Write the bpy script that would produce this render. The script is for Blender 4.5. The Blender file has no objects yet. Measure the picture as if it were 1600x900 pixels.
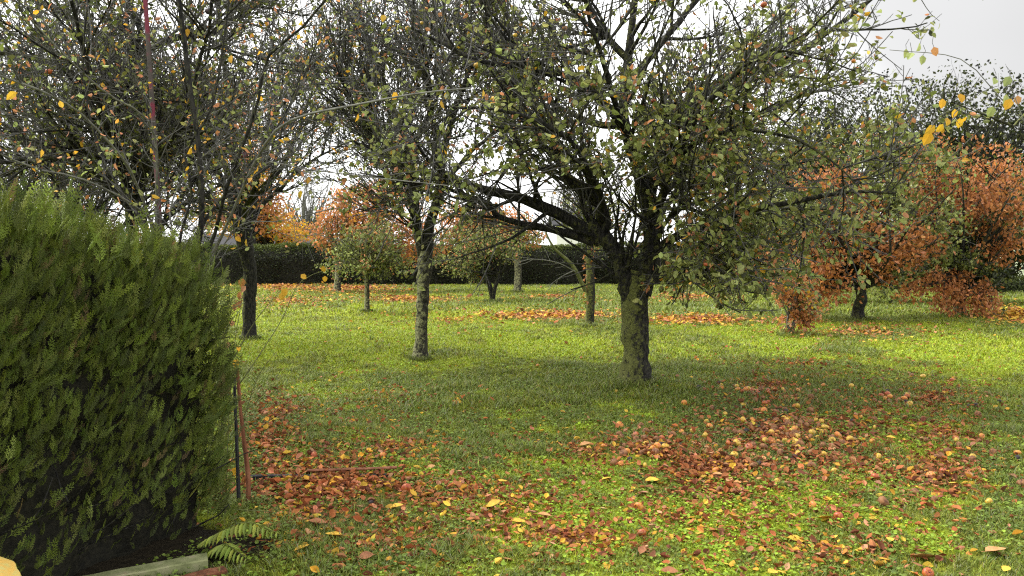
import bpy, math
import numpy as np

# ------------------------------------------------------------------ camera, world, sun, exposure
scene = bpy.context.scene
F = 1256.0                       # focal length in pixels of a 1600 px wide frame
PITCH = math.atan(55 / F)
EYE = 1.6
cam_d = bpy.data.cameras.new("camera")
cam = bpy.data.objects.new("camera", cam_d)
scene.collection.objects.link(cam)
cam.location = (0, 0, EYE)
cam.rotation_euler = (math.pi / 2 - PITCH, 0, 0)
cam_d.sensor_width = 36
cam_d.lens = F / 1600 * 36
cam_d.clip_start = 0.05
cam_d.clip_end = 2000
scene.camera = cam
scene.render.resolution_x = 1024
scene.render.resolution_y = 576
scene.view_settings.view_transform = 'Standard'
scene.view_settings.look = 'None'
scene.view_settings.gamma = 1
scene.view_settings.use_curve_mapping = False
scene.view_settings.exposure = 2.05
scene.render.engine = 'CYCLES'
cy = scene.cycles
cy.max_bounces = 5
cy.diffuse_bounces = 3
cy.glossy_bounces = 2
cy.transmission_bounces = 3
cy.use_denoising = False
cy.pixel_filter_type = 'BLACKMAN_HARRIS'
cy.filter_width = 1.2

SUN_EL, SUN_AZ = math.radians(52), math.radians(-60)     # azimuth from +Y towards +X
world = bpy.data.worlds.new("World")
scene.world = world
world.use_nodes = True
nt = world.node_tree
nt.nodes.clear()
wo = nt.nodes.new('ShaderNodeOutputWorld')
bg = nt.nodes.new('ShaderNodeBackground')
sky = nt.nodes.new('ShaderNodeTexSky')
sky.sky_type = 'NISHITA'
sky.sun_disc = False
sky.sun_elevation = SUN_EL
sky.sun_rotation = SUN_AZ
sky.dust_density = 5.0
sky.air_density = 1.0
hs = nt.nodes.new('ShaderNodeHueSaturation')
hs.inputs['Saturation'].default_value = 0.06
# thick overcast: a cloud deck of soft grey over the desaturated sky
tc = nt.nodes.new('ShaderNodeTexCoord')
nz = nt.nodes.new('ShaderNodeTexNoise')
nz.inputs['Scale'].default_value = 1.6
nz.inputs['Detail'].default_value = 4
cr = nt.nodes.new('ShaderNodeMapRange')
cr.inputs['From Min'].default_value = 0.35
cr.inputs['From Max'].default_value = 0.65
cr.inputs['To Min'].default_value = 5.2
cr.inputs['To Max'].default_value = 7.5
mx = nt.nodes.new('ShaderNodeMix')
mx.data_type = 'RGBA'
mx.inputs['Factor'].default_value = 0.75
nt.links.new(sky.outputs[0], hs.inputs['Color'])
nt.links.new(tc.outputs['Generated'], nz.inputs['Vector'])
nt.links.new(nz.outputs['Fac'], cr.inputs['Value'])
nt.links.new(hs.outputs[0], mx.inputs['A'])
# a darker bank of cloud to the upper right
bank = nt.nodes.new('ShaderNodeVectorMath'); bank.operation = 'DOT_PRODUCT'
bd = np.array([.62, 1, .36]); bd = bd / np.linalg.norm(bd)
bank.inputs[1].default_value = tuple(bd)
nt.links.new(tc.outputs['Generated'], bank.inputs[0])
bm = nt.nodes.new('ShaderNodeMapRange')
bm.inputs['From Min'].default_value = .955; bm.inputs['From Max'].default_value = .99
bm.inputs['To Min'].default_value = 1.0; bm.inputs['To Max'].default_value = .31
nt.links.new(bank.outputs['Value'], bm.inputs['Value'])
bmul = nt.nodes.new('ShaderNodeMath'); bmul.operation = 'MULTIPLY'
nt.links.new(cr.outputs[0], bmul.inputs[0]); nt.links.new(bm.outputs[0], bmul.inputs[1])
nt.links.new(bmul.outputs[0], mx.inputs['B'])
nt.links.new(mx.outputs['Result'], bg.inputs['Color'])
bg.inputs['Strength'].default_value = 0.083
nt.links.new(bg.outputs[0], wo.inputs[0])

sun_d = bpy.data.lights.new("sun", 'SUN')
sun_d.energy = 1.5
sun_d.angle = math.radians(45)
sun_d.color = (1, 0.97, 0.92)
sun = bpy.data.objects.new("sun", sun_d)
scene.collection.objects.link(sun)
sun.rotation_euler = (math.pi / 2 - SUN_EL, 0, -SUN_AZ + math.pi)
sun.location = (-10, 5, 20)

# ------------------------------------------------------------------ helpers
rng = np.random.default_rng(11)
UP = np.array([0, 0, 1.0])


def link(o):
    scene.collection.objects.link(o)
    return o


def W(px, py, d):
    """the point seen at pixel (px, py) of the 1600x900 photograph that stands d metres ahead"""
    u, v = (px - 800) / F, (450 - py) / F
    c, s = math.cos(PITCH), math.sin(PITCH)
    y = c + v * s
    return np.array([u / y * d, d, EYE + (v * c - s) / y * d])


def G(px, py):
    """point of the ground seen at pixel (px, py)"""
    px = np.asarray(px, float); py = np.asarray(py, float)
    u, v = (px - 800) / F, (450 - py) / F
    c, s = math.cos(PITCH), math.sin(PITCH)
    y, z = c + v * s, v * c - s
    t = -EYE / z
    return np.stack([u * t, y * t], -1)


def proj(x, y, z=0.0):
    c, s = math.cos(PITCH), math.sin(PITCH)
    zz = z - EYE
    d = y * c - zz * s
    d = np.where(d < 0.1, 0.1, d)
    v = (zz * c + y * s) / d
    return 800 + F * x / d, 450 - F * v


def hashn(ix, iy, iz, seed):
    h = (ix * 374761393 + iy * 668265263 + iz * 2147483647 + seed * 974711) & 0xffffffff
    h = ((h ^ (h >> 13)) * 1274126177) & 0xffffffff
    return ((h ^ (h >> 16)) & 0xffff) / 65535.0


def vnoise(p, scale, seed=0):
    """value noise, p (N,2 or 3) -> 0..1"""
    p = np.asarray(p, float) * scale
    if p.shape[1] == 2:
        p = np.c_[p, np.zeros(len(p))]
    i = np.floor(p).astype(np.int64)
    f = p - i
    f = f * f * (3 - 2 * f)
    r = 0
    for dx in (0, 1):
        for dy in (0, 1):
            for dz in (0, 1):
                w = (f[:, 0] if dx else 1 - f[:, 0]) * (f[:, 1] if dy else 1 - f[:, 1]) * (f[:, 2] if dz else 1 - f[:, 2])
                r = r + w * hashn(i[:, 0] + dx, i[:, 1] + dy, i[:, 2] + dz, seed)
    return r


def fbm(p, scale, seed=0):
    return (vnoise(p, scale, seed) * .55 + vnoise(p, scale * 2.1, seed + 5) * .28 + vnoise(p, scale * 4.3, seed + 9) * .17)


def nrm(a):
    return a / np.maximum(np.linalg.norm(a, axis=-1, keepdims=True), 1e-9)


def gh(x, y):
    """ground height"""
    return 0.025 * np.sin(x * 0.9 + 0.4) * np.cos(y * 0.7) + 0.012 * np.sin(x * 2.3 + y * 1.7)


class Geo:
    def __init__(s):
        s.V, s.F, s.M, s.C, s.n = [], [], [], [], 0

    def add(s, V, Fs, mat=0, col=None):
        V = np.asarray(V, float).reshape(-1, 3)
        Fs = np.asarray(Fs, np.int64)
        s.V.append(V)
        s.F.append(Fs + s.n)
        s.M.append(np.full(len(Fs), mat))
        if col is None:
            col = (1, 1, 1)
        col = np.asarray(col, float)
        s.C.append(np.broadcast_to(col, (len(V), 3)) if col.ndim == 1 else col)
        s.n += len(V)
        return s

    def mesh(s, name, mats, smooth=False):
        V = np.concatenate(s.V); C = np.concatenate(s.C)
        me = bpy.data.meshes.new(name)
        me.vertices.add(len(V))
        me.vertices.foreach_set('co', V.astype(np.float32).ravel())
        loops = np.concatenate([f.ravel() for f in s.F])
        tot = np.concatenate([np.full(len(f), f.shape[1]) for f in s.F])
        start = np.r_[0, np.cumsum(tot)[:-1]]
        me.loops.add(len(loops))
        me.loops.foreach_set('vertex_index', loops.astype(np.int32))
        me.polygons.add(len(tot))
        me.polygons.foreach_set('loop_start', start.astype(np.int32))
        me.polygons.foreach_set('material_index', np.concatenate(s.M).astype(np.int32))
        me.polygons.foreach_set('use_smooth', np.full(len(tot), bool(smooth)))
        a = me.color_attributes.new('Col', 'FLOAT_COLOR', 'POINT')
        a.data.foreach_set('color', np.c_[C, np.ones(len(C))].astype(np.float32).ravel())
        me.update(calc_edges=True)
        for m in mats:
            me.materials.append(m)
        return me

    def obj(s, name, mats, parent=None, smooth=False, **props):
        o = link(bpy.data.objects.new(name, s.mesh(name, mats, smooth)))
        if parent:
            o.parent = parent
        for k, v in props.items():
            o[k] = v
        return o


def empty(name, loc, label, cat, group=None):
    o = link(bpy.data.objects.new(name, None))
    o.location = loc
    o.empty_display_size = 0.2
    o['label'] = label
    o['category'] = cat
    if group:
        o['group'] = group
    return o


def part(geo, name, mats, root, smooth=False, **props):
    """mesh child of root; geometry is given in world space and moved to the root's space"""
    off = np.array(root.location)
    geo.V = [v - off for v in geo.V]
    return geo.obj(name, mats, root, smooth, **props)


def spline(pts, K):
    """resample a polyline smoothly (Catmull-Rom) to K points; pts (n,m)"""
    pts = np.asarray(pts, float)
    n = len(pts)
    if n == 2:
        t = np.linspace(0, 1, K)[:, None]
        return pts[0] * (1 - t) + pts[1] * t
    P = np.vstack([2 * pts[0] - pts[1], pts, 2 * pts[-1] - pts[-2]])
    L = np.r_[0, np.cumsum(np.linalg.norm(np.diff(pts[:, :3], axis=0), axis=1))]
    s = np.linspace(0, L[-1], K)
    i = np.clip(np.searchsorted(L, s, 'right') - 1, 0, n - 2)
    t = ((s - L[i]) / (L[i + 1] - L[i]))[:, None]
    p0, p1, p2, p3 = P[i], P[i + 1], P[i + 2], P[i + 3]
    return .5 * (2 * p1 + (p2 - p0) * t + (2 * p0 - 5 * p1 + 4 * p2 - p3) * t * t + (3 * p1 - p0 - 3 * p2 + p3) * t ** 3)


def tubes(geo, P, R, sides, mat=0, col=None, rough=0.0, seed=0):
    """P (N,K,3) centre lines, R (N,K) radii"""
    P = np.asarray(P, float); R = np.asarray(R, float)
    if P.ndim == 2:
        P, R = P[None], R[None]
    N, K, _ = P.shape
    T = nrm(np.gradient(P, axis=1))
    mt = nrm(T.mean(axis=1))
    ref = np.zeros((N, 3)); ref[np.arange(N), np.argmin(np.abs(mt), axis=1)] = 1
    U = nrm(np.cross(T, ref[:, None, :])); V = np.cross(T, U)
    a = np.arange(sides) * 2 * math.pi / sides
    RR = np.repeat(R[:, :, None], sides, 2)
    if rough:
        q = P[:, :, None, :] + (U[:, :, None] * np.cos(a)[:, None] + V[:, :, None] * np.sin(a)[:, None]) * R[:, :, None, None]
        nn = fbm(q.reshape(-1, 3), 9, seed).reshape(N, K, sides) + .5 * fbm(q.reshape(-1, 3) * [1, 1, .35], 25, seed + 3).reshape(N, K, sides)
        RR = RR * (1 + rough * (nn - .75) * 2)
    ring = P[:, :, None, :] + RR[..., None] * (U[:, :, None] * np.cos(a)[:, None] + V[:, :, None] * np.sin(a)[:, None])
    base = (np.arange(N) * K * sides)[:, None, None] + (np.arange(K - 1) * sides)[None, :, None]
    j = np.arange(sides)[None, None, :]; j2 = (j + 1) % sides
    f = np.stack([base + j, base + j2, base + sides + j2, base + sides + j], -1).reshape(-1, 4)
    if col is not None and np.ndim(col) == 2:
        col = np.repeat(col, K * sides, 0)
    geo.add(ring.reshape(-1, 3), f, mat, col)


def rand_perp(T, r):
    v = r.normal(size=T.shape)
    v -= (v * T).sum(-1, keepdims=True) * T
    return nrm(v)


def interp(P, i, t):
    K = P.shape[1]
    s = t * (K - 1)
    k = np.clip(np.floor(s).astype(int), 0, K - 2)
    f = (s - k)[:, None]
    return P[i, k] * (1 - f) + P[i, k + 1] * f, nrm(P[i, k + 1] - P[i, k])


def grow(P, R, n, lrange, ang, up, wob, K, rtip, r, t0=.15, t1=1.0, rmul=.6, rcap=9, taper_len=.5):
    """children branches of the branches P; n = mean number per branch"""
    N = len(P)
    cnt = r.poisson(n, N) if np.isscalar(n) else r.poisson(n)
    i = np.repeat(np.arange(N), cnt)
    if len(i) == 0:
        return np.zeros((0, K, 3)), np.zeros((0, K))
    t = r.uniform(t0, t1, len(i))
    p, T = interp(P, i, t)
    kk = np.clip(np.floor(t * (R.shape[1] - 1)).astype(int), 0, R.shape[1] - 2)
    rad = R[i, kk]
    a = np.radians(r.normal(ang[0], ang[1], len(i)))[:, None]
    d = nrm(T * np.cos(a) + rand_perp(T, r) * np.sin(a) + UP * up)
    L = r.uniform(*lrange, len(i)) * (1 - taper_len * t)
    step = (L / (K - 1))[:, None]
    out = np.zeros((len(i), K, 3)); out[:, 0] = p
    curv = r.normal(size=d.shape) * wob * .5
    for k in range(1, K):
        d = nrm(d + curv * .6 + r.normal(size=d.shape) * wob + UP * up * .25)
        out[:, k] = out[:, k - 1] + d * step
    r0 = np.minimum(np.minimum(rad * rmul, rcap), 9)
    r0 = np.maximum(r0, rtip * 1.3)
    rr = r0[:, None] * (1 - np.linspace(0, 1, K)[None] ** .8) + rtip * np.linspace(0, 1, K)[None] ** .8
    return out, rr


# leaf templates: x along the leaf, y across, z up
LEAF_V = np.array([[0, 0, 0], [.3, .27, .07], [.7, .22, .05], [1, 0, -.12], [.7, -.22, .05], [.3, -.27, .07], [.5, 0, -.01]])
LEAF_F = np.array([[0, 6, 1], [1, 6, 2], [2, 6, 3], [3, 6, 4], [4, 6, 5], [5, 6, 0]])
LEAF2_V = np.array([[0, 0, 0], [.5, .26, .06], [1, 0, -.1], [.5, -.26, .06]])
LEAF2_F = np.array([[0, 2, 1], [0, 3, 2]])


def frames(X, r, flat=None):
    """rotation frames (N,3,3) rows X,Y,Z with X given; flat=up preference"""
    if flat is None:
        ref = r.normal(size=X.shape)
    else:
        ref = np.broadcast_to(flat, X.shape) + r.normal(size=X.shape) * .35
    Y = nrm(np.cross(ref, X)); Z = np.cross(X, Y)
    return np.stack([X, Y, Z], 1)


def scatter(geo, tv, tf, pos, fr, size, mat=0, col=None):
    n = len(pos)
    if n == 0:
        return
    size = np.asarray(size, float)
    if size.ndim == 1:
        size = np.repeat(size[:, None], 3, 1)
    v = np.einsum('kj,nji->nki', tv, fr * size[:, :, None]) + pos[:, None, :]
    f = (tf[None] + (np.arange(n) * len(tv))[:, None, None]).reshape(-1, tf.shape[1])
    if col is not None and np.ndim(col) == 2:
        col = np.repeat(col, len(tv), 0)
    geo.add(v.reshape(-1, 3), f, mat, col)


def palette(n, cols, w, r, var=.18):
    cols = np.array(cols, float); w = np.array(w, float); w /= w.sum()
    c = cols[r.choice(len(cols), n, p=w)]
    return np.clip(c * np.exp(r.normal(size=(n, 1)) * var) * np.exp(r.normal(size=(n, 3)) * .05), 0, 1)


# ------------------------------------------------------------------ materials
def mat_new(name):
    m = bpy.data.materials.new(name)
    m.use_nodes = True
    m.node_tree.nodes.clear()
    return m, m.node_tree.nodes, m.node_tree.links


def leaf_mat(name, trans=.3, rough=.55, spec=.3):
    m, N, L = mat_new(name)
    out = N.new('ShaderNodeOutputMaterial')
    at = N.new('ShaderNodeAttribute'); at.attribute_name = 'Col'
    p = N.new('ShaderNodeBsdfPrincipled')
    p.inputs['Roughness'].default_value = rough
    p.inputs['Specular IOR Level'].default_value = spec
    L.new(at.outputs['Color'], p.inputs['Base Color'])
    t = N.new('ShaderNodeBsdfTranslucent')
    L.new(at.outputs['Color'], t.inputs['Color'])
    mx = N.new('ShaderNodeMixShader'); mx.inputs[0].default_value = trans
    L.new(p.outputs[0], mx.inputs[1]); L.new(t.outputs[0], mx.inputs[2])
    L.new(mx.outputs[0], out.inputs[0])
    return m


def ramp(N, stops, interp='LINEAR'):
    c = N.new('ShaderNodeValToRGB')
    c.color_ramp.interpolation = interp
    e = c.color_ramp.elements
    e[0].position, e[0].color = stops[0][0], (*stops[0][1], 1)
    e[1].position, e[1].color = stops[-1][0], (*stops[-1][1], 1)
    for pos, col in stops[1:-1]:
        x = e.new(pos); x.color = (*col, 1)
    return c


def bark_mat(name, dark, light, lichen, amount=.5, side=(-.8, -.3, .3), scale=1.0):
    """fissured bark with lichen that prefers one side of the stem"""
    m, N, L = mat_new(name)
    out = N.new('ShaderNodeOutputMaterial')
    p = N.new('ShaderNodeBsdfPrincipled'); p.inputs['Roughness'].default_value = .9
    p.inputs['Specular IOR Level'].default_value = .15
    tc = N.new('ShaderNodeTexCoord')
    mp = N.new('ShaderNodeMapping'); mp.inputs['Scale'].default_value = (1, 1, .35)
    L.new(tc.outputs['Object'], mp.inputs['Vector'])
    n1 = N.new('ShaderNodeTexNoise'); n1.inputs['Scale'].default_value = 38 * scale; n1.inputs['Detail'].default_value = 6
    L.new(mp.outputs[0], n1.inputs['Vector'])
    r1 = ramp(N, [(.38, dark), (.62, light)])
    L.new(n1.outputs['Fac'], r1.inputs['Fac'])
    n2 = N.new('ShaderNodeTexNoise'); n2.inputs['Scale'].default_value = 17 * scale; n2.inputs['Detail'].default_value = 10
    n2.inputs['Roughness'].default_value = .78
    L.new(tc.outputs['Object'], n2.inputs['Vector'])
    ge = N.new('ShaderNodeNewGeometry')
    dot = N.new('ShaderNodeVectorMath'); dot.operation = 'DOT_PRODUCT'
    dot.inputs[1].default_value = side
    L.new(ge.outputs['Normal'], dot.inputs[0])
    md = N.new('ShaderNodeMath'); md.operation = 'MULTIPLY_ADD'; md.inputs[1].default_value = .13
    L.new(dot.outputs['Value'], md.inputs[0]); L.new(n2.outputs['Fac'], md.inputs[2])
    r2 = ramp(N, [(.60 - amount * .2, (0, 0, 0)), (.70 - amount * .2, (1, 1, 1))])
    L.new(md.outputs[0], r2.inputs['Fac'])
    n3 = N.new('ShaderNodeTexNoise'); n3.inputs['Scale'].default_value = 60 * scale
    L.new(tc.outputs['Object'], n3.inputs['Vector'])
    r3 = ramp(N, [(.35, tuple(c * .55 for c in lichen)), (.65, lichen)])
    L.new(n3.outputs['Fac'], r3.inputs['Fac'])
    mix = N.new('ShaderNodeMix'); mix.data_type = 'RGBA'
    L.new(r2.outputs[0], mix.inputs['Factor']); L.new(r1.outputs[0], mix.inputs['A']); L.new(r3.outputs[0], mix.inputs['B'])
    L.new(mix.outputs['Result'], p.inputs['Base Color'])
    b = N.new('ShaderNodeBump'); b.inputs['Strength'].default_value = .9; b.inputs['Distance'].default_value = .02
    L.new(n1.outputs['Fac'], b.inputs['Height']); L.new(b.outputs[0], p.inputs['Normal'])
    L.new(p.outputs[0], out.inputs[0])
    return m


def noise_mat(name, stops, scale, rough=.85, stretch=(1, 1, 1), bump=.3, spec=.2):
    m, N, L = mat_new(name)
    out = N.new('ShaderNodeOutputMaterial')
    p = N.new('ShaderNodeBsdfPrincipled'); p.inputs['Roughness'].default_value = rough
    p.inputs['Specular IOR Level'].default_value = spec
    tc = N.new('ShaderNodeTexCoord')
    mp = N.new('ShaderNodeMapping'); mp.inputs['Scale'].default_value = stretch
    L.new(tc.outputs['Object'], mp.inputs['Vector'])
    n = N.new('ShaderNodeTexNoise'); n.inputs['Scale'].default_value = scale; n.inputs['Detail'].default_value = 7
    n.inputs['Roughness'].default_value = .6
    L.new(mp.outputs[0], n.inputs['Vector'])
    r = ramp(N, stops)
    L.new(n.outputs['Fac'], r.inputs['Fac']); L.new(r.outputs[0], p.inputs['Base Color'])
    if bump:
        b = N.new('ShaderNodeBump'); b.inputs['Strength'].default_value = bump; b.inputs['Distance'].default_value = .01
        L.new(n.outputs['Fac'], b.inputs['Height']); L.new(b.outputs[0], p.inputs['Normal'])
    L.new(p.outputs[0], out.inputs[0])
    return m


M_LEAF = leaf_mat('tree_leaf', .42)
M_NEAR = leaf_mat('thin_yellow_leaf', .4)
M_LITTER = leaf_mat('dry_leaf', .12, .8, .15)
M_GRASS = leaf_mat('grass_blade', .25, .6, .25)
M_CONIFER = leaf_mat('cypress_spray', .12, .6, .3)
M_BARK = bark_mat('apple_bark', (.008, .008, .008), (.04, .037, .033), (.155, .165, .05), .55)
M_BARK2 = bark_mat('lichen_bark', (.012, .012, .011), (.06, .055, .045), (.36, .36, .19), .32, (-.6, -.6, 0), 1.0)
M_BARKD = bark_mat('dark_bark', (.008, .008, .008), (.035, .033, .03), (.10, .105, .035), .15)
M_LIMB = bark_mat('limb_bark', (.007, .007, .007), (.035, .033, .031), (.10, .105, .035), .18)
M_TWIG = noise_mat('twig_bark', [(.35, (.045, .044, .043)), (.65, (.12, .117, .11))], 14)
M_SHOOT = noise_mat('green_shoot', [(.3, (.05, .055, .025)), (.7, (.16, .17, .06))], 10)
M_GREYT = noise_mat('silver_twig', [(.3, (.07, .068, .06)), (.7, (.2, .2, .17))], 20)
M_RED = noise_mat('reddish_stem', [(.30, (.05, .045, .042)), (.52, (.075, .06, .055)), (.60, (.16, .028, .05))], 7, .6)

# ------------------------------------------------------------------ ground
GROUND_DULL = [  # ellipses in the photograph's pixels: centre, radii, weight; long dull grass, some tree shade painted in
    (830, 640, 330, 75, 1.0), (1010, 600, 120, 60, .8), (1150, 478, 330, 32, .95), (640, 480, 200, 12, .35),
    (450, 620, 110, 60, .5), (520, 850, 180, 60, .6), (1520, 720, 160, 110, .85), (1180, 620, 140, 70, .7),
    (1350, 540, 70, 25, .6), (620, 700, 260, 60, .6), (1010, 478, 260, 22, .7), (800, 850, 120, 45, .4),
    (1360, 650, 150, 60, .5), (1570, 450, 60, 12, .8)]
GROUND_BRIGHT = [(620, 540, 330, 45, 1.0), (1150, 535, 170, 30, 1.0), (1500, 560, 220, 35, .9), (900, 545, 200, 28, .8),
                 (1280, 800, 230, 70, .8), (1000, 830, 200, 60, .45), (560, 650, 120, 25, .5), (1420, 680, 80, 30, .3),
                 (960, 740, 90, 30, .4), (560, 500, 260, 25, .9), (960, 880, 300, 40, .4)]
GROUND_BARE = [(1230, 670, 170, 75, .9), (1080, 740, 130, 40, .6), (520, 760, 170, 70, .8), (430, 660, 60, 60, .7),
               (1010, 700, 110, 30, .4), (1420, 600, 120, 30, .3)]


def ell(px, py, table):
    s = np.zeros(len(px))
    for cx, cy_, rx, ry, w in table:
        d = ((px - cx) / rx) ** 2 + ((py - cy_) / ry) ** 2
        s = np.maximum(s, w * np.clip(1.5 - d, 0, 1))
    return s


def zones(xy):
    """turf tone on the plot, some tree shade mixed in: bright mossy turf 0..1, bare/littered 0..1"""
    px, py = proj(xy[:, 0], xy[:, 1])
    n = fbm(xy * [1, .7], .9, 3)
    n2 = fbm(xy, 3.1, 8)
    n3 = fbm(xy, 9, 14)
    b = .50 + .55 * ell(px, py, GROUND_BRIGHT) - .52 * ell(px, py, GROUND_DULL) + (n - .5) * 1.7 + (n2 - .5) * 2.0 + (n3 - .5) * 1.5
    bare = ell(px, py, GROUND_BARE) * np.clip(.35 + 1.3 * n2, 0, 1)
    # bare soil along the foot of the near hedge, its shade painted in
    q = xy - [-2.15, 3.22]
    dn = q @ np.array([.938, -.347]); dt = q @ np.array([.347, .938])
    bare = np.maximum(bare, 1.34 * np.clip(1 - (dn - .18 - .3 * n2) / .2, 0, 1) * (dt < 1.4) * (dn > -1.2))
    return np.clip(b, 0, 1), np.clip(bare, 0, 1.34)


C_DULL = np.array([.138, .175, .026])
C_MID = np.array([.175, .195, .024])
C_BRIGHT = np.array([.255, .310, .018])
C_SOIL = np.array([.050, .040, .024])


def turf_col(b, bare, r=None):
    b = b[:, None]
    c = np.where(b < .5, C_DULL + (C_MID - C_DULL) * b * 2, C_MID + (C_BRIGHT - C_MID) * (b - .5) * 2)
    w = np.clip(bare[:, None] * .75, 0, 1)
    return c * (1 - w) + C_SOIL * np.where(bare[:, None] > 1, .5, 1) * w  # soil at the hedge foot darker still, as painted shade


def build_ground():
    ys = np.r_[np.linspace(-60, 1.5, 14), 1.5 + np.geomspace(.012, 60, 620), np.geomspace(70, 700, 14)]
    us = np.r_[np.linspace(-14, -1.05, 22), np.linspace(-1, 1, 420), np.linspace(1.05, 14, 22)]
    Y, Uu = np.meshgrid(ys, us, indexing='ij')
    X = Uu * (np.maximum(Y, 0) * .78 + 2.6)
    X = np.where(np.abs(Uu) > 1, np.sign(Uu) * ((np.abs(Uu) - 1) * 55) + Uu / np.abs(np.where(Uu == 0, 1, Uu)) * (np.maximum(Y, 0) * .78 + 2.6), X)
    xy = np.c_[X.ravel(), Y.ravel()]
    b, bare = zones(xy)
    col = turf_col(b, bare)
    z = gh(xy[:, 0], xy[:, 1]) + (fbm(xy, 14, 2) - .5) * .022 * (xy[:, 1] < 30)
    n, m = X.shape
    i = (np.arange(n - 1)[:, None] * m + np.arange(m - 1)[None]).ravel()
    g = Geo()
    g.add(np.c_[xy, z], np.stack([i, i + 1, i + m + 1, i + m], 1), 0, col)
    mt, N, L = mat_new('turf')
    out = N.new('ShaderNodeOutputMaterial'); p = N.new('ShaderNodeBsdfPrincipled')
    p.inputs['Roughness'].default_value = .95; p.inputs['Specular IOR Level'].default_value = .1
    at = N.new('ShaderNodeAttribute'); at.attribute_name = 'Col'
    tc = N.new('ShaderNodeTexCoord')
    n1 = N.new('ShaderNodeTexNoise'); n1.inputs['Scale'].default_value = 30; n1.inputs['Detail'].default_value = 8
    n1.inputs['Roughness'].default_value = .75
    L.new(tc.outputs['Object'], n1.inputs['Vector'])
    r1 = ramp(N, [(.3, (.25, .25, .25)), (.5, (.8, .8, .8)), (.7, (1.5, 1.5, 1.4))])
    L.new(n1.outputs['Fac'], r1.inputs['Fac'])
    mu = N.new('ShaderNodeMix'); mu.data_type = 'RGBA'; mu.blend_type = 'MULTIPLY'; mu.inputs['Factor'].default_value = 1
    L.new(at.outputs['Color'], mu.inputs['A']); L.new(r1.outputs[0], mu.inputs['B'])
    L.new(mu.outputs['Result'], p.inputs['Base Color'])
    bp = N.new('ShaderNodeBump'); bp.inputs['Strength'].default_value = .8; bp.inputs['Distance'].default_value = .02
    L.new(n1.outputs['Fac'], bp.inputs['Height']); L.new(bp.outputs[0], p.inputs['Normal'])
    L.new(p.outputs[0], out.inputs[0])
    g.obj('ground', [mt], None, True, kind='structure')


build_ground()


def band_points(y0, y1, dens, r, margin=1.38):
    """random ground points between two distances inside a wedge somewhat wider than the view"""
    n = int(dens * (y1 * y1 - y0 * y0) * .5 * 2 * .637 * margin)
    y = np.sqrt(r.uniform(y0 * y0, y1 * y1, n))
    x = r.uniform(-1, 1, n) * .637 * margin * y
    return np.c_[x, y]


def hedge_side(xy):
    """> 0 on the open side of the near hedge"""
    A = np.array([-2.15, 3.22]); n = np.array([.938, -.347])
    inside = ((xy - A) @ n < .02) & ((xy - A) @ np.array([.347, .938]) < 1.35) & ((xy - A) @ n > -1.1)
    return ~inside


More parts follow.
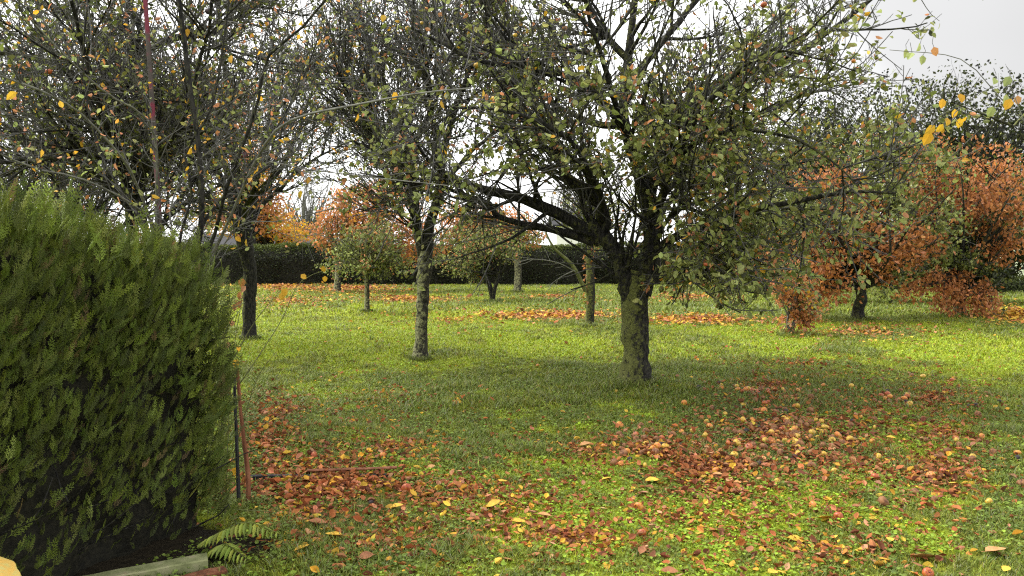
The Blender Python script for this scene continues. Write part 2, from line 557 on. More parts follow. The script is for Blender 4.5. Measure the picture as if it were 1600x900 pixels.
def build_grass():
    r = np.random.default_rng(5)
    g = Geo()
    for y0, y1, dens, ln, wd in [(3.0, 5.5, 9000, .028, .0026), (5.5, 8, 5200, .034, .0036), (8, 12, 2300, .042, .0055),
                                 (12, 20, 720, .055, .009), (20, 42, 150, .07, .016)]:
        xy = band_points(y0, y1, dens, r)
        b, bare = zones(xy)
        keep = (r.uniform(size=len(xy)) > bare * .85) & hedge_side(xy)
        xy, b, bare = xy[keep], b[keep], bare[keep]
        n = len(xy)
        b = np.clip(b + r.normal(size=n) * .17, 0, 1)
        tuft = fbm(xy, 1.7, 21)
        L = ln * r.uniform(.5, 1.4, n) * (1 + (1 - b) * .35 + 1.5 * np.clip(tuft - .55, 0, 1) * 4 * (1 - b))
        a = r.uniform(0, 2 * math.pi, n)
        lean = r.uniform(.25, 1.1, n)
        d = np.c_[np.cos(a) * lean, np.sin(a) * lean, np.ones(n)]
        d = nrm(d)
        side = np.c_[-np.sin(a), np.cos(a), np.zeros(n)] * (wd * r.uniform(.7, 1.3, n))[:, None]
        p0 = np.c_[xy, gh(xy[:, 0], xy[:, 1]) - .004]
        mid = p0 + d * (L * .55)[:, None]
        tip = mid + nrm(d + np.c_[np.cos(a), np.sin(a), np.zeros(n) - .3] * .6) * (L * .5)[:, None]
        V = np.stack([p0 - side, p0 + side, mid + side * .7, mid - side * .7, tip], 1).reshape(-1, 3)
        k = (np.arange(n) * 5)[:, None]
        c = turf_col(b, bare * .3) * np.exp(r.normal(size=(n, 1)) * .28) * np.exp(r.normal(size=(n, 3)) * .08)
        straw = r.uniform(size=n) < .02
        c[straw] = [.26, .23, .10]
        pale = r.uniform(size=n) < .12 * (1 - b)
        c[pale] = [.20, .22, .11]
        g.add(V, np.concatenate([k + [0, 1, 2], k + [0, 2, 3], k + [3, 2, 4]]), 0, np.repeat(c, 5, 0))
    # longer tufts: round the trunks, where no mower reaches, and here and there in the open
    spots = [(*G(a, b), rr_, m) for a, b, rr_, m in [(993, 606, .20, 420), (657, 563, .15, 260), (390, 531, .16, 260), (921, 513, .16, 200), (573, 488, .14, 160), (1343, 502, .24, 260), (1240, 527, .25, 260), (770, 471, .25, 200), (808, 456, .25, 160), (527, 450, .25, 160), (372, 795, .10, 160)]]
    q = band_points(4.6, 15, 1.3, r)
    zb, zz = zones(q)
    for (x, y), b_, e_ in zip(q, zb, zz):
        if b_ < .5 and e_ < .4:
            spots.append((x, y, .05, int(r.uniform(12, 34))))
    for x, y, rr_, m in spots:
        far = y / 9.0
        m = int(m)
        a = r.uniform(0, 6.283, m); q_ = rr_ * (r.uniform(.7, 1.25, m) if m > 100 else np.sqrt(r.uniform(0, 1, m)))
        p0 = np.c_[x + q_ * np.cos(a), y + q_ * np.sin(a)]
        p0 = p0[hedge_side(p0)]; m = len(p0)
        if m == 0:
            continue
        p0 = np.c_[p0, gh(p0[:, 0], p0[:, 1])]
        a = r.uniform(0, 6.283, m); L = r.uniform(.05, .13, m) * (1.3 if rr_ > .12 else 1)
        d = nrm(np.c_[np.cos(a) * .5, np.sin(a) * .5, np.ones(m)])
        sd_ = np.c_[-np.sin(a), np.cos(a), np.zeros(m)] * (.0035 * max(1, far))
        mid_ = p0 + d * (L * .55)[:, None]
        tip = mid_ + nrm(d + np.c_[np.cos(a), np.sin(a), np.zeros(m) - .5] * .9) * (L * .5)[:, None]
        V = np.stack([p0 - sd_, p0 + sd_, mid_ + sd_ * .7, mid_ - sd_ * .7, tip], 1).reshape(-1, 3)
        k = (np.arange(m) * 5)[:, None]
        g.add(V, np.concatenate([k + [0, 1, 2], k + [0, 2, 3], k + [3, 2, 4]]), 0, np.repeat(palette(m, [(.12, .15, .03), (.17, .21, .035), (.21, .22, .10)], [.5, .35, .15], r), 5, 0))
    # small round-leaved weeds and moss tips in the sward
    for y0, y1, dens, s in [(3.0, 6, 1500, .017), (3.0, 8, 260, .025), (6, 10, 700, .022), (10, 18, 160, .032)]:
        xy = band_points(y0, y1, dens, r)
        b, bare = zones(xy)
        keep = (fbm(xy, 1.3, 31) > .42) & hedge_side(xy)
        xy, b, bare = xy[keep], b[keep], bare[keep]
        n = len(xy)
        a = r.uniform(0, 2 * math.pi, n)
        X = nrm(np.c_[np.cos(a), np.sin(a), r.uniform(-.1, .5, n)])
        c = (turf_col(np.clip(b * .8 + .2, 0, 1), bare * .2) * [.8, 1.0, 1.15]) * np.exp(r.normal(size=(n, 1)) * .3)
        scatter(g, LEAF_V * [1, 1.4, 1], LEAF_F, np.c_[xy, gh(xy[:, 0], xy[:, 1]) + r.uniform(.004, .03, n)],
                frames(X, r, UP), s * r.uniform(.6, 1.5, n), 0, c)
    g.obj('grass', [M_GRASS], kind='stuff', label='short yellow green grass and moss growing over the orchard floor', category='grass')


build_grass()

# ------------------------------------------------------------------ trees
GREEN = (.125, .145, .030)
LGREEN = (.30, .33, .11)
DGREEN = (.035, .044, .012)
ORANGE = (.48, .20, .06)
RUST = (.38, .155, .048)
YELLOW = (.60, .34, .03)
BROWN = (.13, .06, .03)
SALMON = (.50, .22, .10)


def leaves_on(g, P, n, size, pal, w, r, mat=1, t0=.2, dens=None, hang=.5, spread=.03, fine=True, colfn=None):
    """leaves along branches P; dens(pos) thins them"""
    N = len(P)
    cnt = r.poisson(n, N)
    i = np.repeat(np.arange(N), cnt)
    t = r.uniform(t0, 1, len(i))
    p, T = interp(P, i, t)
    if dens is not None:
        k = r.uniform(size=len(p)) < dens(p)
        p, T = p[k], T[k]
    m = len(p)
    X = nrm(T * .5 + rand_perp(T, r) * .8 - UP * hang * r.uniform(.2, 1.4, (m, 1)))
    p = p + r.normal(size=p.shape) * spread
    c = palette(m, pal, w, r) if colfn is None else colfn(p, r)
    tv, tf = (LEAF_V, LEAF_F) if fine else (LEAF2_V, LEAF2_F)
    scatter(g, tv, tf, p, frames(X, r), size * r.uniform(.6, 1.3, m), mat, c)


def limbs_to_arrays(limbs, d0, K):
    """limbs: list of ([(px,py[,dd])...], r0, r1) at distance d0 -> P (N,K,3), R"""
    P, R = [], []
    for pts, r0, r1 in limbs:
        q = [W(a[0], a[1], d0 + (a[2] if len(a) > 2 else 0)) for a in pts]
        P.append(spline(q, K))
        R.append(r0 + (r1 - r0) * np.linspace(0, 1, K) ** .9)
    return np.array(P), np.array(R)


def apple_mesh_variants():
    out = {}
    for key, c1, c2, c3, ro in [('yellow', (.46, .28, .03), (.55, .36, .05), (.24, .10, .03), .4), ('red', (.26, .03, .015), (.40, .12, .025), (.5, .26, .04), .4),
                            ('orange', (.50, .16, .03), (.52, .26, .04), (.33, .06, .02), .45), ('brown', (.15, .06, .022), (.24, .11, .04), (.07, .028, .012), .7),
                            ('dark', (.018, .014, .016), (.05, .03, .03), (.03, .02, .02), .7), ('plum', (.045, .012, .018), (.13, .02, .04), (.03, .012, .015), .4)]:
        g = Geo()
        nu, nv = 14, 9
        th = np.linspace(0.02, math.pi - .02, nv); ph = np.arange(nu) * 2 * math.pi / nu
        T, Pp = np.meshgrid(th, ph, indexing='ij')
        rad = 1 + .12 * np.cos(Pp * 5) * np.sin(T / 2) ** 6 * .4
        x, y = rad * np.sin(T) * np.cos(Pp), rad * np.sin(T) * np.sin(Pp)
        z = np.cos(T) * .9 - .32 * np.exp(-(np.sin(T) / .33) ** 2) * np.sign(np.cos(T))
        x = x * (1 + .06 * z); y = y * (1 + .06 * z)
        i = (np.arange(nv - 1)[:, None] * nu)
        j = np.arange(nu)[None]; j2 = (j + 1) % nu
        f = np.stack([i + j, i + j2, i + nu + j2, i + nu + j], -1).reshape(-1, 4)[:, ::-1]
        g.add(np.c_[x.ravel(), y.ravel(), z.ravel()] * .5, f, 0)
        st = spline([(0, 0, .25), (.02, .02, .45), (.09, .03, .68)], 4)
        tubes(g, st, np.array([.03, .025, .025, .035]), 5, 1)
        mt = noise_mat('apple_skin_' + key, [(.3, c3), (.45, c1), (.58, c2)], 3.2, ro, bump=.1, spec=.4)
        out[key] = g.mesh('apple_' + key, [mt, M_TWIG], True)
    return out


APPLES = apple_mesh_variants()


def hang_apples(root, P, n, r, keys, size=.06, group=None, zmax=4.6):
    k = 0
    tries = 0
    off = np.array(root.location)
    while k < n and tries < 4000:
        tries += 1
        i = r.integers(len(P)); t = r.uniform(.3, 1)
        p = interp(P, np.array([i]), np.array([t]))[0][0]
        px, py = proj(p[0], p[1], p[2])
        if p[2] > zmax or not (-20 < px < 1620) or p[2] < .5:
            continue
        s = size * r.uniform(.75, 1.15)
        o = bpy.data.objects.new('apple', APPLES[keys[r.integers(len(keys))]])
        link(o)
        o.parent = root
        o.location = p - off - UP * s * .62
        o.scale = (s, s, s)
        o.rotation_euler = (r.normal() * .3, r.normal() * .3, r.uniform(0, 6))
        k += 1


def make_tree(name, label, d0, trunk, limbs, seed, bark, levels, leaf, group=None, apples=None, cat='tree', extra=None, sides0=12, rough=.28, cpal=None):
    r = np.random.default_rng(seed)
    base = W(trunk[0][0], trunk[0][1], d0)
    base[2] = float(gh(base[0], base[1]))
    root = empty(name, base, label, cat, group)
    g = Geo()
    tp = []
    tr = []
    for k, a in enumerate(trunk):
        q = W(a[0], a[1], d0 + (a[3] if len(a) > 3 else 0))
        if k == 0:
            q[2] = base[2] - .12
        tp.append(np.r_[q, a[2]])
    s = spline(np.array(tp), 22)
    rr = s[:, 3].copy()
    hgt = s[:, 2] - base[2]
    rr *= 1 + .40 * np.exp(-np.clip(hgt, 0, 9) / .07) + .25 * np.exp(-np.clip(hgt, 0, 9) / .25)
    tubes(g, s[:, :3], rr, 20, 0, rough=rough, seed=seed)
    P0, R0 = limbs_to_arrays(limbs, d0, 16)
    # crooked limbs
    wig = np.cumsum(r.normal(size=P0.shape) * .012, axis=1) * (np.linspace(0, 1, 16)[None, :, None] > .08)
    P0 = P0 + wig
    tubes(g, P0, R0, sides0, 1, rough=rough * .8, seed=seed + 1)
    part(g, 'trunk', [bark, M_LIMB], root, True)
    cg = Geo()
    P, R = P0, R0
    allP = [(P0, R0)]
    Ks = [9, 6, 4]; sd = [6, 4, 3]
    for li, lv in enumerate(levels):
        P, R = grow(P, R, lv['n'], lv['len'], lv.get('ang', (50, 15)), lv.get('up', .2), lv.get('wob', .12), Ks[li], lv.get('rt', .003), r,
                    t0=lv.get('t0', .15), rcap=lv.get('rcap', 9), rmul=lv.get('rmul', .6), taper_len=lv.get('tl', .45))
        keep = P[:, -1, 2] > lv.get('zmin', .9)
        if 'keep' in lv:
            keep &= lv['keep'](P)
        P, R = P[keep], R[keep]
        tubes(cg, P, R, sd[li], 0 if li == 0 and len(levels) > 1 else 2)
        allP.append((P, R))
        if lv.get('cum'):
            pass
    for spec in leaf:
        src = allP[spec.get('lv', len(levels))][0]
        leaves_on(cg, src, spec['n'], spec['size'], spec['pal'], spec['w'], r, 1, spec.get('t0', .2), spec.get('dens'), spec.get('hang', .5), spec.get('spread', .02), spec.get('fine', True), spec.get('colfn'))
    if extra:
        extra(cg, root, r)
    part(cg, 'crown', [M_LIMB, M_LEAF, M_TWIG, M_SHOOT, M_GREYT, M_NEAR], root)
    print(name, [len(q[0]) for q in allP])
    if apples:
        hang_apples(root, allP[apples.get('lv', 2)][0], apples['n'], r, apples['keys'], apples['size'], zmax=apples.get('zmax', 9))
    return root, allP


def main_dens(p):
    px, py = proj(p[:, 0], p[:, 1], p[:, 2])
    a = .27 + .95 * np.clip((py - 40) / 220, 0, 1)
    a *= np.where(px < 720, .5, 1)
    a *= .72
    a *= np.where(px > 960, 1.5, 1)
    a *= np.where((px > 1010) & (py > 230), 1.5, 1)
    a *= np.where((px > 1190) & (py > 250), .4, 1)
    a *= np.where((px > 740) & (px < 990) & (py > 275), .15, 1)
    return a * np.clip(fbm(p, 1.6, 4) * 3 - .65, .12, 1.2)


def fork_clear(P):
    m = P[:, P.shape[1] // 2]
    px, py = proj(m[:, 0], m[:, 1], m[:, 2])
    z = ((px > 760) & (px < 1030) & (py > 280) & (py < 470) & (m[:, 1] < 9.75))
    return ~z | (np.random.default_rng(len(P)).uniform(size=len(P)) < .22)


# ---- the big apple tree in the middle of the lawn
big, bigP = make_tree(
    'apple_tree', 'old spreading apple tree with thick mossy forked trunk and low crooked limbs', 9.66,
    [(993, 606, .158), (993, 545, .150), (991, 490, .152), (994, 450, .17), (1000, 425, .15)],
    [([(985, 465), (962, 405), (938, 372), (925, 352)], .115, .085),
     ([(940, 378), (902, 350), (860, 326, -.1), (800, 300, -.2), (735, 285, -.3), (650, 262, -.4), (560, 215, -.5)], .085, .015),
     ([(936, 375), (946, 345), (936, 316), (905, 296), (885, 282), (872, 250, .1), (850, 190, .2), (800, 110, .3), (740, 10, .4)], .088, .012),
     ([(928, 380), (880, 361), (820, 346, -.2), (772, 334, -.3), (768, 318, -.3), (700, 300, -.4), (600, 290, -.5)], .055, .010),
     ([(1003, 460), (1018, 400), (1016, 330), (1000, 260), (978, 190), (985, 100), (1005, -20), (1010, -160)], .108, .02),
     ([(1012, 330), (1035, 230, .3), (1090, 150, .4), (1150, 117, .3), (1210, 106, .2), (1290, 50, .2), (1400, -30, .3)], .075, .018),
     ([(985, 215), (945, 160, -.2), (890, 112, -.3), (835, 100, -.3), (760, 88, -.4), (640, 40, -.5)], .06, .012),
     ([(1015, 400), (1060, 368, -.3), (1120, 345, -.5), (1200, 322, -.7), (1300, 300, -.8), (1400, 300, -.9)], .06, .012),
     ([(1015, 350), (1040, 280, -.6), (1070, 200, -1.2), (1130, 120, -1.7), (1220, 60, -2.0)], .06, .014),
     ([(1005, 290), (1060, 220, .7), (1140, 190, 1.4), (1240, 150, 1.8), (1330, 120, 2.0)], .055, .012),
     ([(980, 200), (900, 180, .8), (810, 130, 1.4), (700, 90, 1.8)], .05, .012),
     ([(1000, 260), (960, 180, -.8), (930, 90, -1.4), (900, -20, -1.8)], .055, .012),
     ([(1010, 380), (1050, 320, .8), (1090, 270, 1.4), (1180, 230, 2.0)], .05, .012),
     ([(990, 120), (1050, 50, 0), (1110, -30, .2), (1150, -160, .3)], .05, .014),
     ([(940, 350), (925, 300, -.7), (880, 230, -1.3), (800, 190, -1.6), (690, 170, -1.8)], .045, .010),
     ([(985, 100), (930, 20, .1), (880, -90, .2)], .05, .012),
     ([(1018, 390), (1060, 330, -.5), (1110, 330, -.9), (1150, 370, -1.1), (1170, 420, -1.2)], .035, .006),
     ([(1016, 330), (1080, 260, .2), (1160, 250, .3), (1240, 290, .4), (1290, 350, .5)], .042, .007),
     ([(1015, 300), (1080, 230, -.8), (1170, 200, -1.3), (1280, 230, -1.6), (1350, 290, -1.8)], .04, .006),
     ([(1012, 340), (1050, 290, 1), (1090, 300, 1.4), (1130, 350, 1.6), (1150, 400, 1.7)], .035, .006),
     ([(1010, 420), (1040, 390, -.3), (1060, 400, -.5), (1085, 440, -.6)], .022, .005),
     ([(935, 320), (900, 250, -.4), (840, 230, -.6), (790, 260, -.7), (760, 320, -.8)], .03, .006)],
    3, M_BARK,
    [dict(n=13, len=(.7, 1.9), ang=(50, 16), up=.16, wob=.10, rt=.007, t0=.18, rcap=.028),
     dict(n=8.2, len=(.4, 1.3), ang=(44, 16), up=.16, wob=.08, rt=.0042, t0=.1, rcap=.009, keep=fork_clear),
     dict(n=2.8, len=(.12, .45), ang=(46, 16), up=.08, wob=.10, rt=.0033, t0=.1, rcap=.005, keep=fork_clear)],
    [dict(n=1.6, size=.074, pal=[GREEN, LGREEN, SALMON], w=[.4, .5, .1], dens=main_dens, hang=.8, lv=2),
     dict(n=6.0, size=.074, pal=[GREEN, LGREEN, DGREEN, SALMON, YELLOW], w=[.38, .48, .05, .06, .03], dens=main_dens, hang=.6)],
    apples=dict(n=34, keys=['orange', 'orange', 'red', 'yellow'], size=.062, lv=2))

# ---- apple tree left of it
mid, midP = make_tree(
    'apple_tree', 'slim apple tree with narrow V fork and pale lichen spots on its dark trunk', 12.05,
    [(657, 563, .098), (658, 520, .088), (661, 460, .090), (664, 412, .110), (664, 392, .10)],
    [([(663, 410), (652, 350), (648, 290), (640, 230, .1), (605, 120, .2), (560, -20, .3)], .088, .016),
     ([(665, 410), (674, 350), (688, 300), (694, 240), (720, 150, -.1), (770, 20, -.2)], .092, .016),
     ([(650, 310), (620, 260, .5), (560, 200, .9), (500, 170, 1.2)], .045, .01),
     ([(690, 290), (740, 240, .4), (800, 190, .8), (850, 120, 1)], .045, .01),
     ([(650, 280), (610, 230, -.6), (560, 160, -1.2), (520, 80, -1.5)], .045, .01),
     ([(690, 270), (680, 200, -.7), (670, 110, -1.2), (680, 0, -1.6)], .045, .01),
     ([(640, 240), (670, 160, .6), (650, 70, 1.0), (640, -60, 1.2)], .045, .01),
     ([(664, 400), (640, 340, -.3), (630, 300, -.4), (615, 240, -.6)], .03, .008)],
    7, M_BARK2,
    [dict(n=18, len=(.7, 2.0), ang=(46, 15), up=.2, wob=.07, rt=.007, t0=.2, rcap=.024),
     dict(n=10, len=(.35, 1.1), ang=(40, 14), up=.22, wob=.06, rt=.005, t0=.1, rcap=.009),
     dict(n=3.2, len=(.1, .45), ang=(45, 15), up=.10, wob=.1, rt=.004, t0=.1, rcap=.005)],
    [dict(n=1.1, size=.06, pal=[GREEN, LGREEN, DGREEN, SALMON, YELLOW], w=[.4, .2, .2, .12, .08], hang=.6)],
    apples=dict(n=9, keys=['orange', 'red'], size=.06, lv=2), group=None)

# ---- apple tree at the end of the hedge
left, leftP = make_tree(
    'apple_tree', 'dark trunked apple tree with broad knotty top, standing just right of the near cypress hedge', 14.9,
    [(390, 531, .118), (389, 490, .112), (391, 430, .118), (382, 380, .15), (376, 350, .16)],
    [([(374, 370), (360, 320), (330, 260), (280, 200, .2), (220, 140, .4)], .09, .014),
     ([(384, 370), (392, 320), (400, 260), (425, 180), (440, 60)], .085, .014),
     ([(376, 350), (372, 280), (360, 180), (350, 60), (340, -60)], .09, .016),
     ([(390, 350), (420, 310, .3), (460, 270, .5), (510, 240, .7), (560, 220, .9)], .05, .01),
     ([(378, 350), (400, 300, -1), (430, 230, -1.8), (450, 120, -2.2)], .06, .012),
     ([(372, 350), (330, 310, -1), (290, 260, -1.6), (240, 230, -2)], .06, .012),
     ([(372, 300), (330, 220, 1), (300, 120, 1.6), (280, 0, 2)], .06, .012),
     ([(392, 320), (440, 260, 1), (480, 160, 1.4), (510, 40, 1.8)], .06, .012),
     ([(365, 330), (310, 300, .3), (250, 290, .6), (180, 270, .9)], .05, .01)],
    13, M_BARKD,
    [dict(n=17, len=(.7, 2.1), ang=(48, 14), up=.2, wob=.09, rt=.008, t0=.2, rcap=.026),
     dict(n=9, len=(.35, 1.2), ang=(40, 14), up=.2, wob=.07, rt=.0045, t0=.1, rcap=.010),
     dict(n=2.8, len=(.12, .45), ang=(45, 15), up=.1, wob=.1, rt=.0035, t0=.1, rcap=.006)],
    [dict(n=1.1, size=.062, pal=[GREEN, LGREEN, DGREEN, SALMON, YELLOW], w=[.4, .2, .2, .12, .08], hang=.5)],
    apples=dict(n=6, keys=['red', 'plum'], size=.07, lv=2))

# ---- the large tree behind the near hedge
bh, bhP = make_tree(
    'apple_tree', 'large dark apple tree behind the near cypress hedge, dark red fruit on arching limbs', 7.6,
    [(195, 640, .09), (200, 500, .085), (205, 450, .08), (205, 425, .075)],
    [([(205, 430), (204, 330), (190, 220), (140, 130, .1), (60, 90, .2), (-60, 70, .3)], .075 * .5, .02),
     ([(205, 430), (204, 330), (215, 200), (200, 110), (215, 70), (190, 0), (160, -120)], .08 * .5, .02),
     ([(205, 420), (200, 300), (180, 200, .5), (110, 170, .9), (20, 90, 1.2)], .055 * .5, .012),
     ([(205, 425), (212, 300), (250, 210, .6), (330, 180, 1), (400, 120, 1.3)], .05 * .5, .012),
     ([(200, 320), (140, 270, -.3), (60, 250, -.4), (-50, 260, -.5)], .045, .01),
     ([(205, 420), (200, 290), (165, 190, -.7), (130, 90, -1.1), (90, -40, -1.5)], .05 * .5, .012),
     ([(205, 420), (210, 290), (270, 200, -.7), (300, 90, -1), (330, -40, -1.3)], .05 * .5, .012),
     ([(215, 80), (270, 60, .3), (330, 45, .5), (420, -10, .7)], .04, .012),
     ([(200, 140), (170, 60, .4), (60, 0, .7), (-30, -60, 1)], .045, .012),
     ([(200, 420), (130, 330, .5), (70, 270, .8), (20, 200, 1)], .04, .012),
     ([(208, 425), (260, 350, .5), (310, 280, .9), (340, 180, 1.2)], .04, .012),
     ([(190, 230), (90, 240, 1), (0, 190, 1.6), (-90, 170, 2)], .045, .012)],
    29, M_BARKD,
    [dict(n=20, len=(.5, 1.6), ang=(50, 16), up=.2, wob=.1, rt=.005, t0=.15, rcap=.022),
     dict(n=10, len=(.3, 1.0), ang=(44, 16), up=.2, wob=.08, rt=.0036, t0=.1, rcap=.008, zmin=1.7),
     dict(n=3.4, len=(.08, .36), ang=(46, 16), up=.1, wob=.1, rt=.0026, t0=.1, rcap=.004, zmin=1.8)],
    [dict(n=1.5, size=.048, pal=[GREEN, LGREEN, DGREEN, SALMON, YELLOW], w=[.45, .22, .18, .1, .05], hang=.5)],
    apples=dict(n=20, keys=['plum', 'plum', 'dark', 'red'], size=.062, lv=2))

# ---- one more orchard tree farther back on that side
make_tree('apple_tree', 'grey twiggy apple tree farthest left, standing well back behind the near cypress hedge', 12.5,
    [(70, 575, .11), (72, 500, .10), (75, 430, .10)],
    [([(75, 440), (60, 360), (20, 280), (-60, 200)], .07, .014), ([(75, 440), (95, 350), (90, 240), (70, 60), (60, -60)], .075, .014),
     ([(76, 435), (130, 350, .3), (190, 290, .5), (260, 210, .7)], .06, .012), ([(75, 435), (100, 340, -.6), (160, 230, -1), (200, 80, -1.4)], .06, .012),
     ([(74, 435), (50, 340, .6), (20, 220, 1), (0, 80, 1.4)], .06, .012), ([(76, 435), (140, 380, .8), (220, 340, 1.2), (300, 320, 1.5)], .05, .012),
     ([(76, 435), (30, 380, .4), (-20, 340, .8)], .05, .012)],
    35, M_BARKD,
    [dict(n=14, len=(.7, 1.9), ang=(48, 14), up=.2, wob=.09, rt=.008, t0=.2, rcap=.024),
     dict(n=9, len=(.35, 1.1), ang=(40, 14), up=.2, wob=.07, rt=.005, t0=.1, rcap=.010),
     dict(n=3, len=(.12, .45), ang=(45, 15), up=.1, wob=.1, rt=.004, t0=.1, rcap=.006)],
    [dict(n=.9, size=.062, pal=[GREEN, LGREEN, DGREEN, SALMON], w=[.4, .2, .2, .12], hang=.5)])

# ---- young many-stemmed tree right behind the hedge: straight shoots fan out of one stool
def fan_tree():
    r = np.random.default_rng(41)
    d0 = 5.6
    base = W(262, 900, d0); base[2] = 0
    root = empty('plum_tree', base, 'many stemmed plum tree fanning straight shoots out of the near cypress hedge top', 'tree')
    b2 = np.array([base[0], base[1], 0.])
    top = W(262, 370, d0)
    stems = [  # pixels, depth offsets, radius, material slot
        ([(250, 380), (243, 240), (225, -30)], .020, .015, 0),
        ([(310, 380), (312, 250), (296, 130), (276, -30)], .022, .015, 1),
        ([(330, 380), (352, 300, -.2), (400, 170, -.4), (418, 90, -.5), (470, 45, -.6), (520, -15, -.7)], .016, .007, 1),
        ([(335, 390), (400, 250, -.5), (450, 190, -.8), (560, 163, -1.1), (660, 145, -1.3), (735, 138, -1.4)], .013, .004, 2),
        ([(240, 370), (212, 285, -.4), (185, 240, -.7), (110, 165, -1.1), (0, 118, -1.5), (-60, 100, -1.7)], .012, .005, 2),
        ([(245, 370), (240, 205, -.3), (165, 145, -.7), (110, 95, -1.0), (55, 38, -1.2)], .012, .004, 2),
        ([(245, 375), (215, 325, -.6), (130, 280, -1.0), (60, 265, -1.2), (0, 240, -1.4)], .010, .004, 2),
        ([(300, 380), (355, 300, .1), (420, 220, .2), (470, 130, .3), (500, 50, .4)], .014, .005, 1),
        ([(280, 380), (300, 300, 0), (290, 240, 0), (330, 170, 0), (350, 60, 0), (360, -20, 0)], .012, .005, 1),
        ([(240, 380), (190, 300, .2), (150, 220, .3), (130, 100, .4), (140, -20, .5)], .013, .005, 1),
        ([(340, 385), (400, 262, -.1), (480, 265, -.3), (560, 275, -.5), (700, 290, -.8)], .008, .0025, 2),
        ([(345, 390), (380, 350, -.2), (440, 345, -.3), (520, 325, -.5)], .006, .002, 2),
        ([(270, 380), (265, 330, .1), (290, 270, .2), (330, 235, .1), (420, 170, 0)], .009, .003, 2),
        ([(300, 390), (340, 320, .5), (430, 250, .8), (440, 200, 1.0), (480, 90, 1.2)], .014, .006, 1),
    ]
    g = Geo()
    tubes(g, np.array([b2 - UP * .1, b2 + UP * .5, b2 + UP * 1.0, top]), np.array([.07, .06, .055, .05]), 10, 0, rough=.2)
    part(g, 'trunk', [M_BARK], root, True)
    cg = Geo()
    Ps, Rs = [], []
    for pts, r0, r1, m in stems:
        q = [b2 + UP * .95 + r.normal(size=3) * .03] + [W(a[0], a[1], d0 + (a[2] if len(a) > 2 else 0)) for a in pts]
        p = spline(q, 20)
        R = r0 + (r1 - r0) * np.linspace(0, 1, 20)
        if m == 0:
            gs = Geo(); tubes(gs, p, R, 8, 0, rough=.06)
            part(gs, 'stem', [M_RED], root, True, label='smooth grey stem with a wine red lower half')
        else:
            tubes(cg, p, R, 7, {1: 0, 2: 4}[m], rough=.1)
        Ps.append(p); Rs.append(R)
    P, R = np.array(Ps), np.array(Rs)
    P1, R1 = grow(P, R, 11, (.25, .75), (40, 12), .12, .06, 8, .0016, r, t0=.3, rcap=.006)
    P2, R2 = grow(P1, R1, 3.5, (.08, .32), (45, 12), .08, .08, 5, .0013, r, t0=.1, rcap=.003)
    tubes(cg, P1, R1, 5, 2); tubes(cg, P2, R2, 3, 2)
    leaves_on(cg, P2, 1.6, .034, [GREEN, LGREEN, SALMON, YELLOW, RUST], [.42, .30, .12, .08, .06], r, 1)
    leaves_on(cg, P, 26, .04, [LGREEN, GREEN, SALMON], [.65, .25, .1], r, 1, t0=.28, dens=lambda p: np.clip((2.35 - p[:, 2]) / .55, 0, 1) * (p[:, 2] > 1.35), hang=-.3, spread=.05)
    leaves_on(cg, P1, .35, .05, [YELLOW, SALMON, LGREEN], [.6, .2, .2], r, 5, hang=1)
    leaves_on(cg, P, 1.0, .055, [YELLOW, SALMON], [.8, .2], r, 5, t0=.4, hang=1)
    # yellow leaves one can pick out, each hung from the twig nearest to it
    tips = np.concatenate([P2[:, 2:].reshape(-1, 3), P1[:, 3:].reshape(-1, 3), P[:, 8:].reshape(-1, 3)])
    tpx, tpy = proj(tips[:, 0], tips[:, 1], tips[:, 2] - .05)
    for px, py, s in [(300, 228, .06), (283, 238, .055), (313, 229, .05), (357, 190, .05), (183, 240, .045), (60, 226, .045), (212, 368, .05), (392, 82, .06),
                      (500, 72, .055), (540, 166, .05), (600, 110, .05), (620, 72, .05), (729, 120, .05), (692, 125, .05), (376, 78, .055), (319, 52, .06),
                      (378, 345, .06), (382, 372, .055), (233, 236, .05), (370, 368, .05)]:
        k = np.argmin(np.hypot(tpx - px, tpy - py)); p = tips[k] - UP * .05
        X = nrm(r.normal(size=(1, 3)) * .5 - UP * .9)
        st = np.array([p, p + [r.normal() * .004, 0, .025], p + [0, 0, .05]])
        tubes(cg, st, np.full(3, .0014), 4, 2)
        scatter(cg, LEAF_V * [1, 1.35, 1], LEAF_F, p[None], frames(X, r), np.array([s]), 5, palette(1, [YELLOW, (.55, .33, .04)], [1, 1], r))
    part(cg, 'crown', [M_BARKD, M_LEAF, M_TWIG, M_SHOOT, M_GREYT, M_NEAR], root)


fan_tree()


